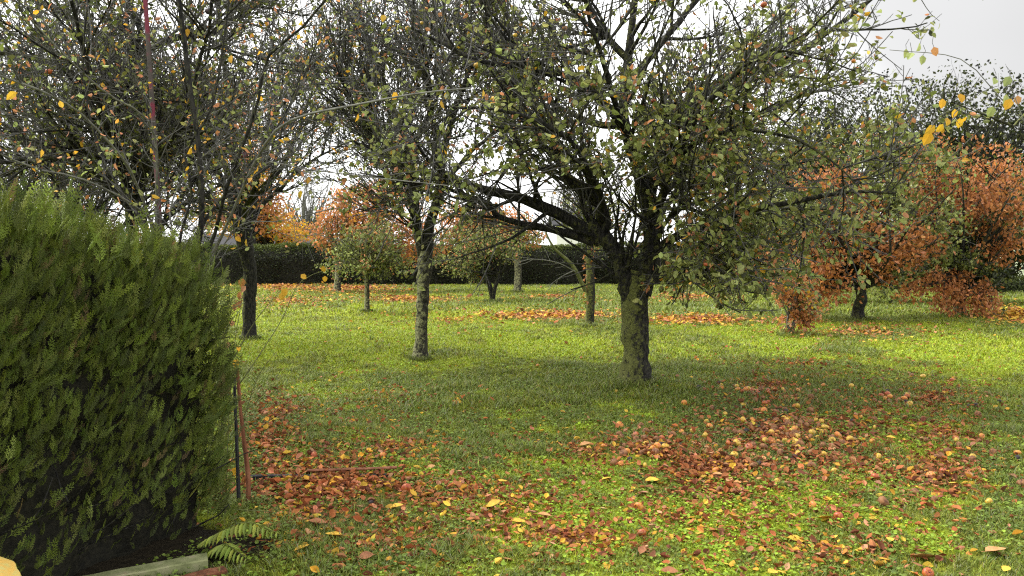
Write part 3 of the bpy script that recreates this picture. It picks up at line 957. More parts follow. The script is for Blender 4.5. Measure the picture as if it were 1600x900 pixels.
# ---- apple tree mostly outside the frame on the right: one limb reaches in
def frame_tree():
    r = np.random.default_rng(43)
    d0 = 4.4
    base = np.array([4.3, 4.6, 0])
    root = empty('apple_tree', base, 'apple tree at the right edge reaching in one twig with bright yellow leaves', 'tree')
    g = Geo()
    fork = base + [-.1, 0, 1.9]
    tubes(g, np.array([base - UP * .1, base + [.03, 0, .8], fork]), np.array([.14, .115, .11]), 14, 0, rough=.25)
    limbs = [[fork, W(1700, 60, 4.3), W(1600, 190, 4.2), W(1540, 180, 4.1), W(1500, 165, 4.05)],
             [fork, base + [.4, .5, 2.6], base + [.8, 1.2, 3.6]], [fork, base + [.3, -.8, 2.8], base + [.5, -1.4, 3.8]],
             [fork, base + [.1, .1, 3.0], base + [.0, .3, 4.2]]]
    P = np.array([spline(l, 14) for l in limbs])
    R = np.array([np.linspace(.03, .0025, 14), *(np.linspace(.08, .02, 14),) * 3])
    tubes(g, P, R, 8, 0, rough=.2)
    part(g, 'trunk', [M_BARK], root, True)
    cg = Geo()
    P1, R1 = grow(P[1:], R[1:], 12, (.6, 1.4), (50, 14), .2, .08, 8, .005, r, rcap=.02)
    P2, R2 = grow(P1, R1, 8, (.2, .7), (45, 14), .2, .08, 6, .003, r, rcap=.008)
    k = P2[:, :, 0].min(1) > 3.6
    P2, R2 = P2[k], R2[k]
    k = P1[:, :, 0].min(1) > 3.3
    tubes(cg, P1[k], R1[k], 5, 0); tubes(cg, P2, R2, 3, 2)
    leaves_on(cg, P2, 4, .06, [GREEN, LGREEN, YELLOW], [.5, .3, .2], r, 1)
    tw = [[(1600, 190), (1560, 150), (1500, 92), (1390, 78)], [(1540, 180), (1510, 165), (1470, 180), (1455, 200)],
          [(1600, 190), (1585, 150), (1575, 120)], [(1505, 165), (1490, 180), (1500, 195)]]
    for q in tw:
        tubes(cg, spline([W(a, b, 4.1) for a, b in q], 10), np.linspace(.003, .0015, 10), 5, 4)
    for px, py, s, c in [(1500, 152, .055, YELLOW), (1492, 176, .05, YELLOW), (1473, 160, .05, YELLOW), (1500, 190, .055, YELLOW), (1511, 188, .055, YELLOW), (1480, 190, .05, YELLOW),
                         (1455, 212, .075, YELLOW), (1461, 202, .06, YELLOW), (1474, 200, .05, YELLOW), (1580, 160, .06, YELLOW), (1590, 155, .05, SALMON), (1552, 172, .06, LGREEN), (1573, 153, .06, LGREEN),
                         (1578, 125, .06, LGREEN), (1425, 88, .06, LGREEN), (1438, 74, .055, LGREEN), (1416, 82, .05, LGREEN), (1442, 92, .05, LGREEN), (1459, 79, .05, SALMON), (1555, 128, .05, LGREEN)]:
        p = W(px, py - 6, 4.1 + r.normal() * .08)
        X = nrm(r.normal(size=(1, 3)) * .35 - UP)
        tubes(cg, np.array([p, p + [r.normal() * .01, 0, .02], p + [r.normal() * .02, 0, .05]]), np.full(3, .0013), 4, 2)
        scatter(cg, LEAF_V * [1, 1.3, 1], LEAF_F, p[None], frames(X, r, np.array([0, -1., .2])), np.array([s]), 5, palette(1, [c], [1], r, .08))
    part(cg, 'crown', [M_BARK, M_LEAF, M_TWIG, M_SHOOT, M_GREYT, M_NEAR], root)


frame_tree()


# ---- rounder, leafier trees and shrubs farther away
def bushy(name, label, cat, d0, basepx, trunk_r, clouds, nleaf, lsize, colfn, seed, bark, fork=None, nclump=60, clump_r=.35, group=None, hole=.42, hscale=1.1,
          stems=None, up=.1, fine=False, twr=.006, hang=.5, lean=None, lflat=False):
    """clouds: list of (px, py, rx_px, ry_px, dd, rdepth_m) envelopes at distance d0"""
    r = np.random.default_rng(seed)
    base = W(basepx[0], basepx[1], d0); base[2] = float(gh(base[0], base[1]))
    root = empty(name, base, label, cat, group)
    cen, rad = [], []
    for px, py, rx, ry, dd, rd in clouds:
        cen.append(W(px, py, d0 + dd)); m = (d0 + dd) / F
        rad.append([rx * m, rd, ry * m])
    cen, rad = np.array(cen), np.array(rad)
    vol = rad.prod(1) ** .8; vol /= vol.sum()
    # branch targets
    j = r.choice(len(cen), nclump, p=vol)
    u = nrm(r.normal(size=(nclump, 3))) * (r.uniform(.25, 1, (nclump, 1)) ** .5)
    tgt = cen[j] + u * rad[j]
    tgt[:, 2] = np.maximum(tgt[:, 2], .12)
    ctr = (cen * vol[:, None]).sum(0)
    g = Geo()
    zf = fork if fork is not None else max(.3, (ctr[2] - rad[:, 2].max()) * .9)
    top = base + UP * zf
    if lean:
        top = W(lean[0], lean[1], d0)
    fk = []
    if stems:
        for k in range(stems):
            a = k * 2 * math.pi / stems + r.uniform(0, 1)
            e = base + np.array([math.cos(a) * .35 * zf, math.sin(a) * .2 * zf, zf])
            tubes(g, spline([base - UP * .08, (base + e) / 2 + r.normal(size=3) * .04, e], 8), np.linspace(trunk_r, trunk_r * .6, 8), 8, 0, rough=.2, seed=seed + k)
            fk.append(e)
    else:
        q = spline([base - UP * .1, base + (top - base) * .35 + r.normal(size=3) * trunk_r * .25, base + (top - base) * .7 + r.normal(size=3) * trunk_r * .3, top], 12)
        rr = np.linspace(trunk_r, trunk_r * .8, 12) * (1 + .4 * np.exp(-np.linspace(0, zf, 12) / (.1)))
        tubes(g, q, rr, 12, 0, rough=.25, seed=seed)
        fk.append(top)
    fk = np.array(fk)
    f = fk[r.integers(len(fk), size=nclump)]
    mid = (f + tgt) / 2 + r.normal(size=tgt.shape) * .12 * np.linalg.norm(tgt - f, axis=1, keepdims=True) + UP * .12 * np.linalg.norm(tgt - f, axis=1, keepdims=True)
    P = np.array([spline([a, b, c], 9) for a, b, c in zip(f, mid, tgt)])
    R = np.linspace(1, 0, 9)[None] * trunk_r * r.uniform(.25, .5, (nclump, 1)) + twr
    tubes(g, P, R, 6, 0)
    part(g, 'trunk', [bark], root, True)
    cg = Geo()
    P1, R1 = grow(P, R, 5, (.8 * clump_r * 2, 1.5 * clump_r * 2), (50, 18), up, .1, 5, twr * .6, r, t0=.45, rcap=twr * 1.5)
    tubes(cg, P1, R1, 3, 2)
    # leaves: around the twigs and through the envelopes, thinned by noise so that the sky shows
    n1 = int(nleaf * .55)
    i = r.integers(len(P1), size=n1)
    p1, _ = interp(P1, i, r.uniform(.1, 1, n1))
    p1 = p1 + r.normal(size=p1.shape) * clump_r * .22
    n2 = nleaf - n1
    j = r.choice(len(cen), n2, p=vol)
    u = nrm(r.normal(size=(n2, 3))) * (r.uniform(.1, 1, (n2, 1)) ** .45)
    p2 = cen[j] + u * rad[j]
    p2 = p2[fbm(p2, hscale, seed) > hole]
    p = np.concatenate([p1, p2])
    p = p[p[:, 2] > .06]
    # ragged outline
    e = np.min([np.linalg.norm((p - c) / rd, axis=1) for c, rd in zip(cen, rad)], axis=0)
    p = p[e < .82 + .55 * vnoise(p, 1.6, seed + 2)]
    m = len(p)
    X = nrm(r.normal(size=p.shape) - UP * hang)
    tv, tf = (LEAF_V, LEAF_F) if fine else (LEAF2_V * [1, 1.25, 1], LEAF2_F)
    scatter(cg, tv, tf, p, frames(X, r, UP if lflat else None), lsize * r.uniform(.6, 1.35, m), 1, colfn(p, r))
    part(cg, 'crown', [bark, M_LEAF, M_TWIG], root)
    return root


def colmix(sets, scale=1.0, seed=0, thr=None):
    """sets: list of (palette, weights); noise picks which set rules where"""
    def f(p, r):
        n = fbm(p, scale, seed) + r.normal(size=len(p)) * .05
        q = np.quantile(n, np.linspace(0, 1, len(sets) + 1)[1:-1]) if thr is None else thr
        k = np.searchsorted(q, n)
        c = np.zeros((len(p), 3))
        for i, (pal, w) in enumerate(sets):
            m = k == i
            c[m] = palette(m.sum(), pal, w, r)
        return c
    return f


gcol = ([GREEN, DGREEN, LGREEN], [.5, .3, .2])
ocol = ([ORANGE, RUST, SALMON, YELLOW], [.45, .3, .2, .05])
ycol = ([YELLOW, (.45, .2, .06), (.5, .36, .05)], [.5, .3, .3])
dcol = ([DGREEN, (.02, .028, .01)], [.5, .5])



def ell_col(table, base, over, thr, scale=.9, seed=0):
    """foliage colour by where on the tree it sits: table of (px, py, rx, ry, w) turned patches"""
    def f(p, r):
        px, py = proj(p[:, 0], p[:, 1], p[:, 2])
        v = ell(px, py, table) + (fbm(p, scale, seed) - .5) * 1.8 + (fbm(p, scale * 4, seed + 3) - .5) * .9
        c = palette(len(p), *base, r)
        m = v > thr
        c[m] = palette(m.sum(), *over, r)
        return c
    return f


# right-hand group
bushy('apple_tree', 'broad low apple tree with short dark trunk, its leaves green and orange', 'tree', 19.0, (1343, 502), .15,
      [(1330, 330, 150, 100, 0, 2.0), (1240, 350, 95, 85, -.3, 1.6), (1300, 425, 115, 52, -.5, 1.5), (1255, 440, 70, 34, -.6, 1.0), (1420, 330, 90, 95, .2, 1.7), (1350, 250, 110, 50, .3, 1.5)],
      17000, .105, ell_col([(1300, 450, 110, 60, 1), (1330, 330, 60, 60, .7), (1270, 270, 70, 30, .6), (1240, 420, 80, 50, .7), (1400, 380, 70, 40, .6)], ([GREEN, LGREEN, DGREEN], [.5, .28, .22]), ([ORANGE, RUST, SALMON], [.42, .38, .20]), .56, .8, 61), 61, M_BARKD, fork=.75, nclump=90, clump_r=.4, hole=.44)
bushy('beech_tree', 'coppery brown beech with boughs hanging down to the grass', 'tree', 21.0, (1500, 492), .14,
      [(1520, 290, 105, 85, 0, 1.8), (1440, 260, 70, 50, 0, 1.2), (1400, 330, 50, 50, -.4, 1.0), (1555, 370, 60, 60, 0, 1.4), (1500, 472, 62, 34, -1.0, .9), (1465, 430, 62, 52, -.8, 1.0), (1400, 440, 50, 34, -1, .8), (1430, 385, 45, 50, -.6, .9), (1590, 300, 50, 60, .3, 1.2), (1520, 420, 50, 45, -.4, 1.0)],
      20000, .10, ell_col([(1500, 270, 110, 90, .9), (1490, 470, 90, 50, 1.2), (1570, 340, 60, 90, .8), (1440, 400, 50, 40, .6)], ([DGREEN, GREEN, LGREEN], [.4, .5, .1]), ([RUST, ORANGE, SALMON, (.22, .085, .03)], [.42, .26, .1, .22]), .55, .75, 67), 67, M_BARKD, fork=.8, nclump=100, clump_r=.42, hang=1.2, hole=.47)
bushy('sapling_tree', 'thin orange leaved sapling with pale crooked stem in front of the broad low apple tree', 'tree', 15.6, (1240, 527), .03,
      [(1235, 440, 42, 42, 0, .45), (1262, 480, 34, 26, 0, .35), (1215, 410, 25, 30, 0, .3), (1240, 505, 26, 16, 0, .3)],
      2600, .08, colmix([([SALMON, ORANGE], [.5, .5]), ([SALMON, LGREEN, GREEN, YELLOW], [.4, .25, .25, .1])], 1.5, 5), 71, M_GREYT, fork=.35, nclump=26, clump_r=.18, twr=.005, stems=3)
bushy('laurel_bush', 'big black green evergreen bush filling the gap behind the coppery beech', 'bush', 25.5, (1500, 470), .12,
      [(1520, 380, 110, 80, 0, 1.4), (1400, 370, 110, 85, .6, 1.4), (1300, 390, 90, 65, 1, 1.3), (1570, 330, 60, 80, .6, 1.3)],
      15000, .15, colmix([dcol, ([DGREEN], [1])], 1, 8), 73, M_BARKD, fork=.5, nclump=60, clump_r=.5, hole=.25)
bushy('evergreen_bush', 'dark rounded evergreen bush at the right end of the far hedge', 'bush', 33.0, (1200, 455), .12,
      [(1190, 385, 90, 62, 0, 1.6), (1120, 385, 70, 55, .6, 1.5), (1230, 330, 90, 60, .8, 1.6), (1150, 345, 60, 45, .8, 1.4)],
      12000, .16, colmix([dcol, ([DGREEN], [1])], 1, 18), 79, M_BARKD, fork=.5, nclump=50, clump_r=.5, hole=.25)
DK = (.018, .02, .018)
bushy('oak_tree', 'tall dark leaved tree rising behind the coppery beech against the pale sky', 'tree', 34, (1520, 452), .28,
      [(1500, 190, 125, 95, 0, 3), (1420, 200, 90, 85, 0, 2.6), (1560, 250, 90, 110, .5, 2.6), (1370, 250, 80, 70, 0, 2.2), (1470, 300, 120, 80, 0, 2.5)],
      17500, .16, colmix([([DK, DGREEN], [.6, .4]), ([DGREEN, GREEN], [.7, .3])], .5, 21), 83, M_BARKD, fork=2.2, nclump=170, clump_r=.75, hole=.52, hscale=.8)
bushy('ash_tree', 'thin crowned tall tree left of the dark oak, open twigs against the sky', 'tree', 38, (1290, 450), .24,
      [(1290, 190, 90, 80, 0, 2.6), (1230, 240, 90, 70, 0, 2.4), (1340, 170, 70, 60, 0, 2.2), (1170, 280, 80, 60, 0, 2)],
      11000, .15, colmix([([DK, DGREEN], [.6, .4]), ([DGREEN, GREEN], [.6, .4])], .5, 23), 89, M_BARKD, fork=2.4, nclump=130, clump_r=.7, hole=.52, hscale=.8)

# background trees in front of and behind the far hedge
bushy('cherry_tree', 'small round green cherry tree with thin speckled trunk before an orange tree', 'tree', 21.6, (573, 488), .075,
      [(573, 392, 64, 42, 0, 1.1), (555, 412, 58, 32, 0, .9), (596, 375, 42, 42, .1, .9), (615, 412, 38, 24, 0, .7)],
      6000, .075, colmix([gcol, ([GREEN, LGREEN, SALMON], [.45, .35, .2])], 1.1, 31), 97, M_BARK2, fork=1.1, nclump=45, clump_r=.3)
bushy('cherry_tree', 'orange crowned tree with straight greenish trunk, left of the small bright green tree', 'tree', 33.0, (527, 452), .15,
      [(560, 335, 70, 46, 0, 1.7), (620, 345, 58, 60, .4, 1.6), (520, 365, 34, 40, 0, 1.2), (590, 302, 50, 22, 0, 1.1), (650, 385, 30, 40, .4, 1)],
      13000, .12, colmix([([ORANGE, SALMON, GREEN], [.45, .35, .2]), ocol, ([SALMON, ORANGE, YELLOW], [.4, .4, .2])], .8, 33), 101, M_BARK2, fork=1.5, nclump=60, clump_r=.45)
bushy('cherry_tree', 'orange leaved tree with thick green mossed trunk standing close to the far hedge', 'tree', 33.5, (808, 458), .17,
      [(780, 350, 66, 32, 0, 1.6), (720, 345, 42, 46, 0, 1.5), (830, 365, 30, 22, 0, 1.2), (690, 370, 40, 50, .4, 1.4)],
      7500, .12, colmix([([ORANGE, SALMON, GREEN], [.5, .3, .2]), ([GREEN, LGREEN], [.6, .4]), ocol], .9, 35), 103, M_BARK2, fork=1.9, nclump=55, clump_r=.42)
bushy('plum_tree', 'small green tree splitting into several bent stems right at the grass', 'tree', 26.8, (770, 471), .07,
      [(745, 388, 52, 36, 0, 1.0), (800, 378, 45, 40, 0, .9), (730, 418, 38, 24, 0, .7), (700, 395, 36, 40, 0, .7)],
      5200, .09, colmix([gcol, ([GREEN, LGREEN, SALMON], [.5, .35, .15])], 1.1, 37), 107, M_BARKD, fork=.85, nclump=50, clump_r=.32, stems=4, hole=.5)
bushy('pear_tree', 'slender tree with orange ivy on its trunk just left of the big forked apple tree', 'tree', 17.3, (921, 513), .10,
      [(935, 360, 55, 40, 0, .9), (900, 330, 40, 30, 0, .8), (960, 320, 50, 40, 0, .8)],
      1500, .075, colmix([gcol, ([GREEN, LGREEN, SALMON], [.5, .3, .2])], 1.1, 39), 109, M_BARK, fork=1.9, nclump=35, clump_r=.3, hole=.55)
bushy('maple_tree', 'glowing yellow and orange tree top behind the left end of the far hedge', 'tree', 47.0, (425, 436), .2,
      [(430, 355, 52, 26, 0, 2.2), (395, 330, 30, 34, 0, 1.8), (460, 368, 30, 16, 0, 1.5), (350, 330, 50, 40, 1, 2.0)],
      7500, .17, colmix([ycol, ([YELLOW, SALMON], [.6, .4])], .5, 51), 113, M_BARKD, fork=1.5, nclump=60, clump_r=.6, hole=.3)
bushy('maple_tree', 'orange maple half hidden behind the dark trunk nearest the cypress hedge', 'tree', 43.0, (395, 440), .2,
      [(402, 280, 34, 60, 0, 1.5), (388, 225, 28, 42, 0, 1.2), (420, 330, 40, 30, 0, 1.3)],
      6500, .15, colmix([([ORANGE, SALMON], [.6, .4]), ([YELLOW, ORANGE], [.5, .5])], .5, 53), 127, M_BARKD, fork=2.5, nclump=60, clump_r=.5, hole=.5)
# pale grey leafless trees far behind
for k, (px, d, lab) in enumerate([(480, 62, 'pale bare tree far behind the hedge, between the yellow maple and the orange cherry'),
                                  (880, 66, 'pale bare tree far behind the hedge, above the white house')]):
    bushy('bare_tree', lab, 'tree', d, (px, 430), .2, [(px, 330, 55, 50, 0, 2.5), (px + 20, 290, 35, 40, 0, 2)], 900, .14,
          colmix([([(.10, .10, .09)], [1])], 1, 1), 131 + k, M_GREYT, fork=2.2, nclump=90, clump_r=.7, hole=.6)


# bent green side bough of the slender tree
def side_bough():
    root = [o for o in bpy.data.objects if o.name.startswith('pear_tree')][0]
    r = np.random.default_rng(3)
    g = Geo()
    P = np.array([spline([W(915, 455, 17.25), W(895, 415, 17.1), W(868, 390, 17), W(855, 368, 17), W(848, 345, 17)], 12)])
    R = np.array([np.linspace(.05, .012, 12)])
    tubes(g, P, R, 8, 0)
    P2 = np.array([spline([W(900, 425, 17.1), W(870, 410, 16.9), W(830, 405, 16.8), W(805, 412, 16.8)], 10), spline([W(898, 422, 17.1), W(878, 432, 16.9), W(855, 448, 16.8)], 10)])
    tubes(g, P2, np.array([np.linspace(.012, .004, 10)] * 2), 5, 1)
    P3, R3 = grow(np.concatenate([P2, P2]), np.full((4, 10), .008), 5, (.3, .7), (40, 12), 0, .1, 5, .003, r)
    tubes(g, P3, R3, 3, 1)
    part(g, 'side_bough', [M_SHOOT, M_GREYT], root, True)
    iv = Geo()
    n = 150
    z = r.uniform(.5, 1.6, n); a = r.uniform(0, 6.28, n)
    b = np.array(root.location)
    p = np.c_[b[0] + np.cos(a) * .1 - .02, b[1] + np.sin(a) * .1, z]
    scatter(iv, LEAF_V, LEAF_F, p, frames(nrm(r.normal(size=p.shape) - UP), r), .075 * r.uniform(.6, 1.2, n), 0, palette(n, [ORANGE, RUST, GREEN, SALMON], [.35, .25, .25, .15], r))
    part(iv, 'ivy', [M_LEAF], root, label='orange ivy climbing the trunk')


side_bough()

# two knee high seedlings near the far hedge
bushy('sapling_tree', 'knee high leafy seedling standing alone before the far hedge, right of the big forked tree', 'tree', 26.5, (1067, 472), .015,
      [(1068, 450, 10, 12, 0, .25)], 90, .08, colmix([([GREEN, LGREEN, SALMON], [.5, .3, .2])], 1, 1), 141, M_TWIG, fork=.25, nclump=8, clump_r=.12, twr=.004)
bushy('sapling_tree', 'weedy green sapling below the lowest right limb of the big forked tree', 'tree', 24.0, (1143, 478), .02,
      [(1140, 440, 22, 30, 0, .35)], 420, .085, colmix([gcol], 1, 1), 143, M_TWIG, fork=.3, nclump=14, clump_r=.2, twr=.004, stems=2)

# ------------------------------------------------------------------ hedges
def frond_template(nside=7, nsub=2):
    """a flat cypress spray, x along, unit length: thin diamonds"""
    V, Fq = [], []

    def dia(a, b, w):
        a = np.array(a, float); b = np.array(b, float)
        d = b - a; n = np.array([-d[1], d[0], 0]); n = n / (np.linalg.norm(n) + 1e-9) * w
        m = a + d * .45
        k = len(V)
        V.extend([a, m + n + [0, 0, .01], b, m - n + [0, 0, .01]])
        Fq.append([k, k + 3, k + 2, k + 1])
    for t in np.linspace(0, .85, 4):
        dia((t, 0, -.1 * t * t), (min(t + .3, 1), 0, -.1 * min(t + .3, 1) ** 2), .013)
    for k in range(nside):
        t = .12 + .8 * k / (nside - 1)
        for s in (-1, 1):
            if (k + (s > 0)) % 2 == 0 and k > 1 and nside > 6 and k % 3 == 0:
                continue
            L = (.33 * (1 - t) ** .8 + .07)
            a = math.radians(32)
            p = np.array([t, 0, -.1 * t * t]); d = np.array([math.cos(a), s * math.sin(a), -.12])
            dia(p, p + d * L, .017)
            for q in range(nsub):
                tt = .25 + .5 * q / max(nsub - 1, 1)
                for s2 in (-1, 1):
                    a2 = a * s + s2 * math.radians(34)
                    l2 = L * .38 * (1 - tt * .5)
                    pp = p + d * L * tt
                    dia(pp, pp + np.array([math.cos(a2), math.sin(a2), -.05]) * l2, .013)
    return np.array(V), np.array(Fq)


HA = np.array([-2.15, 3.22]); HB = np.array([-1.585, 4.53])
HD = (HB - HA) / np.linalg.norm(HB - HA)
HN = np.array([HD[1], -HD[0]])         # outward normal, towards the lawn
HLEN = float(np.linalg.norm(HB - HA))


def hedge_top(s):
    return 1.76 - .24 * np.clip((s + .1) / 1.5, 0, 1.2) + .03 * np.sin(s * 5) - .13 * np.clip((s - HLEN + .45) / .45, 0, 1) ** 2


def near_hedge():
    r = np.random.default_rng(77)
    root = empty('cypress_hedge', (float(HB[0]), float(HB[1]), 0), 'tall clipped dark green cypress hedge with feathery sprays, filling the left foreground', 'hedge')
    tv, tf = frond_template()
    g = Geo()

    def put(n, kind, depth, size, lift, sprout=False, lo=0):
        s = r.uniform(-2.6, HLEN, n)
        if kind == 'face':
            z = r.uniform(.05, 1, n) ** .85 * hedge_top(s)
            dd = r.uniform(*depth, n) + (fbm(np.c_[s, z], 2.2, 5) - .5) * .22
            dd = np.minimum(dd, .06)
            dd -= .24 * np.clip((z / hedge_top(s) - .8) / .2, 0, 1) ** 2
            dd -= .12 * np.clip((s - HLEN + .25) / .25, 0, 1) ** 2
            p = np.c_[HA + HD * s[:, None] + HN * dd[:, None], z]
            out = np.r_[HN, 0]
        elif kind == 'top':
            q = r.uniform(0, 1.0, n)
            p = np.c_[HA + HD * s[:, None] - HN * q[:, None], hedge_top(s) + r.uniform(*depth, n) + .06 * fbm(np.c_[s, q], 3, 2)]
            out = np.r_[0, 0, .8]
        else:   # end face
            q = r.uniform(0, 1.0, n)
            z = r.uniform(.05, 1, n) * hedge_top(HLEN)
            p = np.c_[HB + HD * (r.uniform(*depth, n) + (fbm(np.c_[q, z], 2.2, 9) - .5) * .12)[:, None] - HN * q[:, None], z]
            out = np.r_[HD, 0]
        X = nrm(out * r.uniform(.25, .9, (n, 1)) + UP * lift * r.uniform(.3, 1.3, (n, 1)) + np.r_[HD, 0] * r.normal(.28, .45, (n, 1)) + r.normal(size=(n, 3)) * .22)
        # thin the foot of the hedge, which stands in deep shade
        if kind == 'face':
            keep = r.uniform(size=n) < np.clip(.10 + p[:, 2] / 1.25, 0, 1)
            keep &= (fbm(np.c_[s, z * .8], 4.2, 12) > .33 + .14 * np.clip(1.0 - z, 0, 1)) | (r.uniform(size=n) < .22)
            p, X = p[keep], X[keep]
            n = len(p)
        c = palette(n, [(.078, .102, .011), (.048, .064, .009), (.115, .145, .026), (.11, .075, .032)], [.46, .31, .20, .03], r, .28)
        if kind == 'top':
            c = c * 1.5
        ref = np.broadcast_to(out, X.shape) + r.normal(size=X.shape) * .5
        Y = nrm(np.cross(ref, X)); Z = np.cross(X, Y)
        scatter(g, tv, tf, p, np.stack([X, Y, Z], 1), size * r.uniform(.6, 1.35, n), 0, c)

    put(19000, 'face', (-.30, .0), .078, 1.3)
    put(4200, 'face', (-.02, .05), .10, 1.8)
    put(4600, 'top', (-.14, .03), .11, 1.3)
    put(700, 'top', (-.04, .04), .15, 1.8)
    put(1600, 'end', (-.12, .03), .12, 1.0)
    tw = Geo()
    # inner branches and bare twigs
    n = 190
    s = r.uniform(-2.4, HLEN - .05, n); z = r.uniform(.05, 1.3, n); q = r.uniform(.08, .7, n)
    p0 = np.c_[HA + HD * s[:, None] - HN * q[:, None], z]
    d = nrm(np.c_[HN * 1.0 + r.normal(size=(n, 2)) * .5, r.uniform(.2, 1.2, n)])
    P = np.stack([p0 + d * t * r.uniform(.2, .45, (n, 1)) + r.normal(size=p0.shape) * .01 for t in np.linspace(0, 1, 5)], 1)
    tubes(tw, P, np.tile(np.linspace(.006, .002, 5), (n, 1)), 4, 0)
    for s_ in np.arange(-2.3, HLEN, .42):
        b = np.r_[HA + HD * s_ - HN * .5, -.05]
        tubes(tw, spline([b, b + [.03, .02, .8], b + [0, 0, 1.5]], 8), np.linspace(.045, .02, 8), 8, 0, rough=.2)
    part(tw, 'branches', [M_BARKD], root, True)
    # dense brown inside
    core = Geo()
    S = np.linspace(-2.7, HLEN - .06, 60); Zs = np.linspace(.0, 1, 30)
    ring = []
    for s_ in S:
        h = float(hedge_top(s_)) - .12
        row = []
        for zz in Zs:
            row.append(np.r_[HA + HD * s_ - HN * (.22 + .1 * (vnoise(np.array([[s_ * 6, zz * 6]]), 1.5, 3)[0] - .5)), zz * h])
        for q_ in (.45, .65, .85):
            row.append(np.r_[HA + HD * s_ - HN * q_, h])
        row.append(np.r_[HA + HD * s_ - HN * .9, 0])
        ring.append(row)
    ring = np.array(ring); a, b_ = ring.shape[:2]
    i = (np.arange(a - 1)[:, None] * b_ + np.arange(b_ - 1)[None]).ravel()
    core.add(ring.reshape(-1, 3), np.stack([i, i + 1, i + b_ + 1, i + b_], 1))
    k = (a - 1) * b_
    core.add(ring[-1], np.array([[0, b_ - 1, b_ - 2, 29], ]))
    vv = ring[-1]
    core.add(vv, np.array([[j, j + 1, b_ - 1] for j in range(0, b_ - 2)]))
    mt = noise_mat('hedge_inside', [(.35, (.006, .006, .004)), (.6, (.016, .015, .009)), (.75, (.035, .03, .018))], 35, bump=1)
    part(core, 'inner_thicket', [mt], root)
    part(g, 'foliage', [M_CONIFER], root)


near_hedge()


def far_hedge(name, label, x0, x1, y, h, depth, seed, nl, ls, cols=None):
    r = np.random.default_rng(seed)
    root = empty(name, (x0, y, 0), label, 'hedge')
    core = Geo()
    nx = 260
    X = np.linspace(x0, x1, nx)
    prof = [(0, 0)] + [(0, t) for t in np.linspace(.1, .68, 6)] + [(.12, .78), (.35, .9), (.6, .97), (depth * .5, 1.02), (depth - .1, 1), (depth, .9), (depth, 0)]
    V = np.array([[[x, y + .12 + d + .12 * math.sin(x * 1.9 + t * 3), t * (h - .1 + .05 * math.sin(x * .8 + seed))] for d, t in prof] for x in X])
    b = len(prof)
    i = (np.arange(nx - 1)[:, None] * b + np.arange(b - 1)[None]).ravel()
    core.add(V.reshape(-1, 3), np.stack([i, i + 1, i + b + 1, i + b], 1))
    for e in (0, nx - 1):
        core.add(V[e], np.array([[0, j, j + 1] for j in range(1, b - 1)]))
    part(core, 'inner_thicket', [bpy.data.materials['hedge_inside']], root)
    g = Geo()
    n1 = int(nl * .62); n2 = nl - n1
    x = r.uniform(x0, x1, n1); z = r.uniform(0.03, 1, n1) * h
    p = np.c_[x, y + r.uniform(-.08, .12, n1) + .12 * np.sin(x * 1.9 + z * 1.5) + .12 + (fbm(np.c_[x, z], .9, seed) - .5) * .25, z]
    p[:, 1] += .55 * np.clip((p[:, 2] / h - .72) / .28, 0, 1) ** 1.4
    p[:, 2] += (fbm(p[:, :2] * [1, .1], .7, seed + 4) - .5) * .25 * (p[:, 2] / h > .6)
    lit_top = p[:, 2] / h + r.normal(size=n1) * .06 > .86
    x = r.uniform(x0, x1, n2)
    p2 = np.c_[x, y + r.uniform(.45, depth, n2), h + .05 * np.sin(x * .8 + seed) + r.uniform(-.10, .10, n2) + (vnoise(np.c_[x, x * 0], 3, 2) - .5) * .08]
    p2[:, 2] += (fbm(p2[:, :2] * [1, .5], .8, seed + 4) - .5) * .22
    p = np.concatenate([p, p2])
    X_ = nrm(r.normal(size=p.shape) * .8 + np.r_[np.tile([0, -.5, .5], (n1, 1)), np.tile([0, 0, 1.0], (n2, 1))])
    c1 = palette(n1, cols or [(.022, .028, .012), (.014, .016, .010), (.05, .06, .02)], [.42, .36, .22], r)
    c1[lit_top] = palette(lit_top.sum(), [(.08, .10, .018), (.05, .065, .014)], [.5, .5], r)  # upper band lighter: the lit shoulder is painted into the leaf colour
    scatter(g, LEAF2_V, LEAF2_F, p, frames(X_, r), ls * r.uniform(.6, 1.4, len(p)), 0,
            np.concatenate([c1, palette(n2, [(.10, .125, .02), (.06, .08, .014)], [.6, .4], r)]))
    part(g, 'foliage', [M_CONIFER], root)
    return root


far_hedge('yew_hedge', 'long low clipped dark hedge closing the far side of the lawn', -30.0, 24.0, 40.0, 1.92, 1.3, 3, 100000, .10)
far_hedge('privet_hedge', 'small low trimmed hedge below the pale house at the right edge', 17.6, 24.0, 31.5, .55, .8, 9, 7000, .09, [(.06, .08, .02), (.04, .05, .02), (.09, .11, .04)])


# ------------------------------------------------------------------ houses beyond the hedge
def box(g, x0, x1, y0, y1, z0, z1, mat=0):
    V = np.array([[x, y, z] for z in (z0, z1) for y in (y0, y1) for x in (x0, x1)])
    g.add(V, np.array([[0, 2, 3, 1], [4, 5, 7, 6], [0, 1, 5, 4], [2, 6, 7, 3], [0, 4, 6, 2], [1, 3, 7, 5]]), mat)
    return g


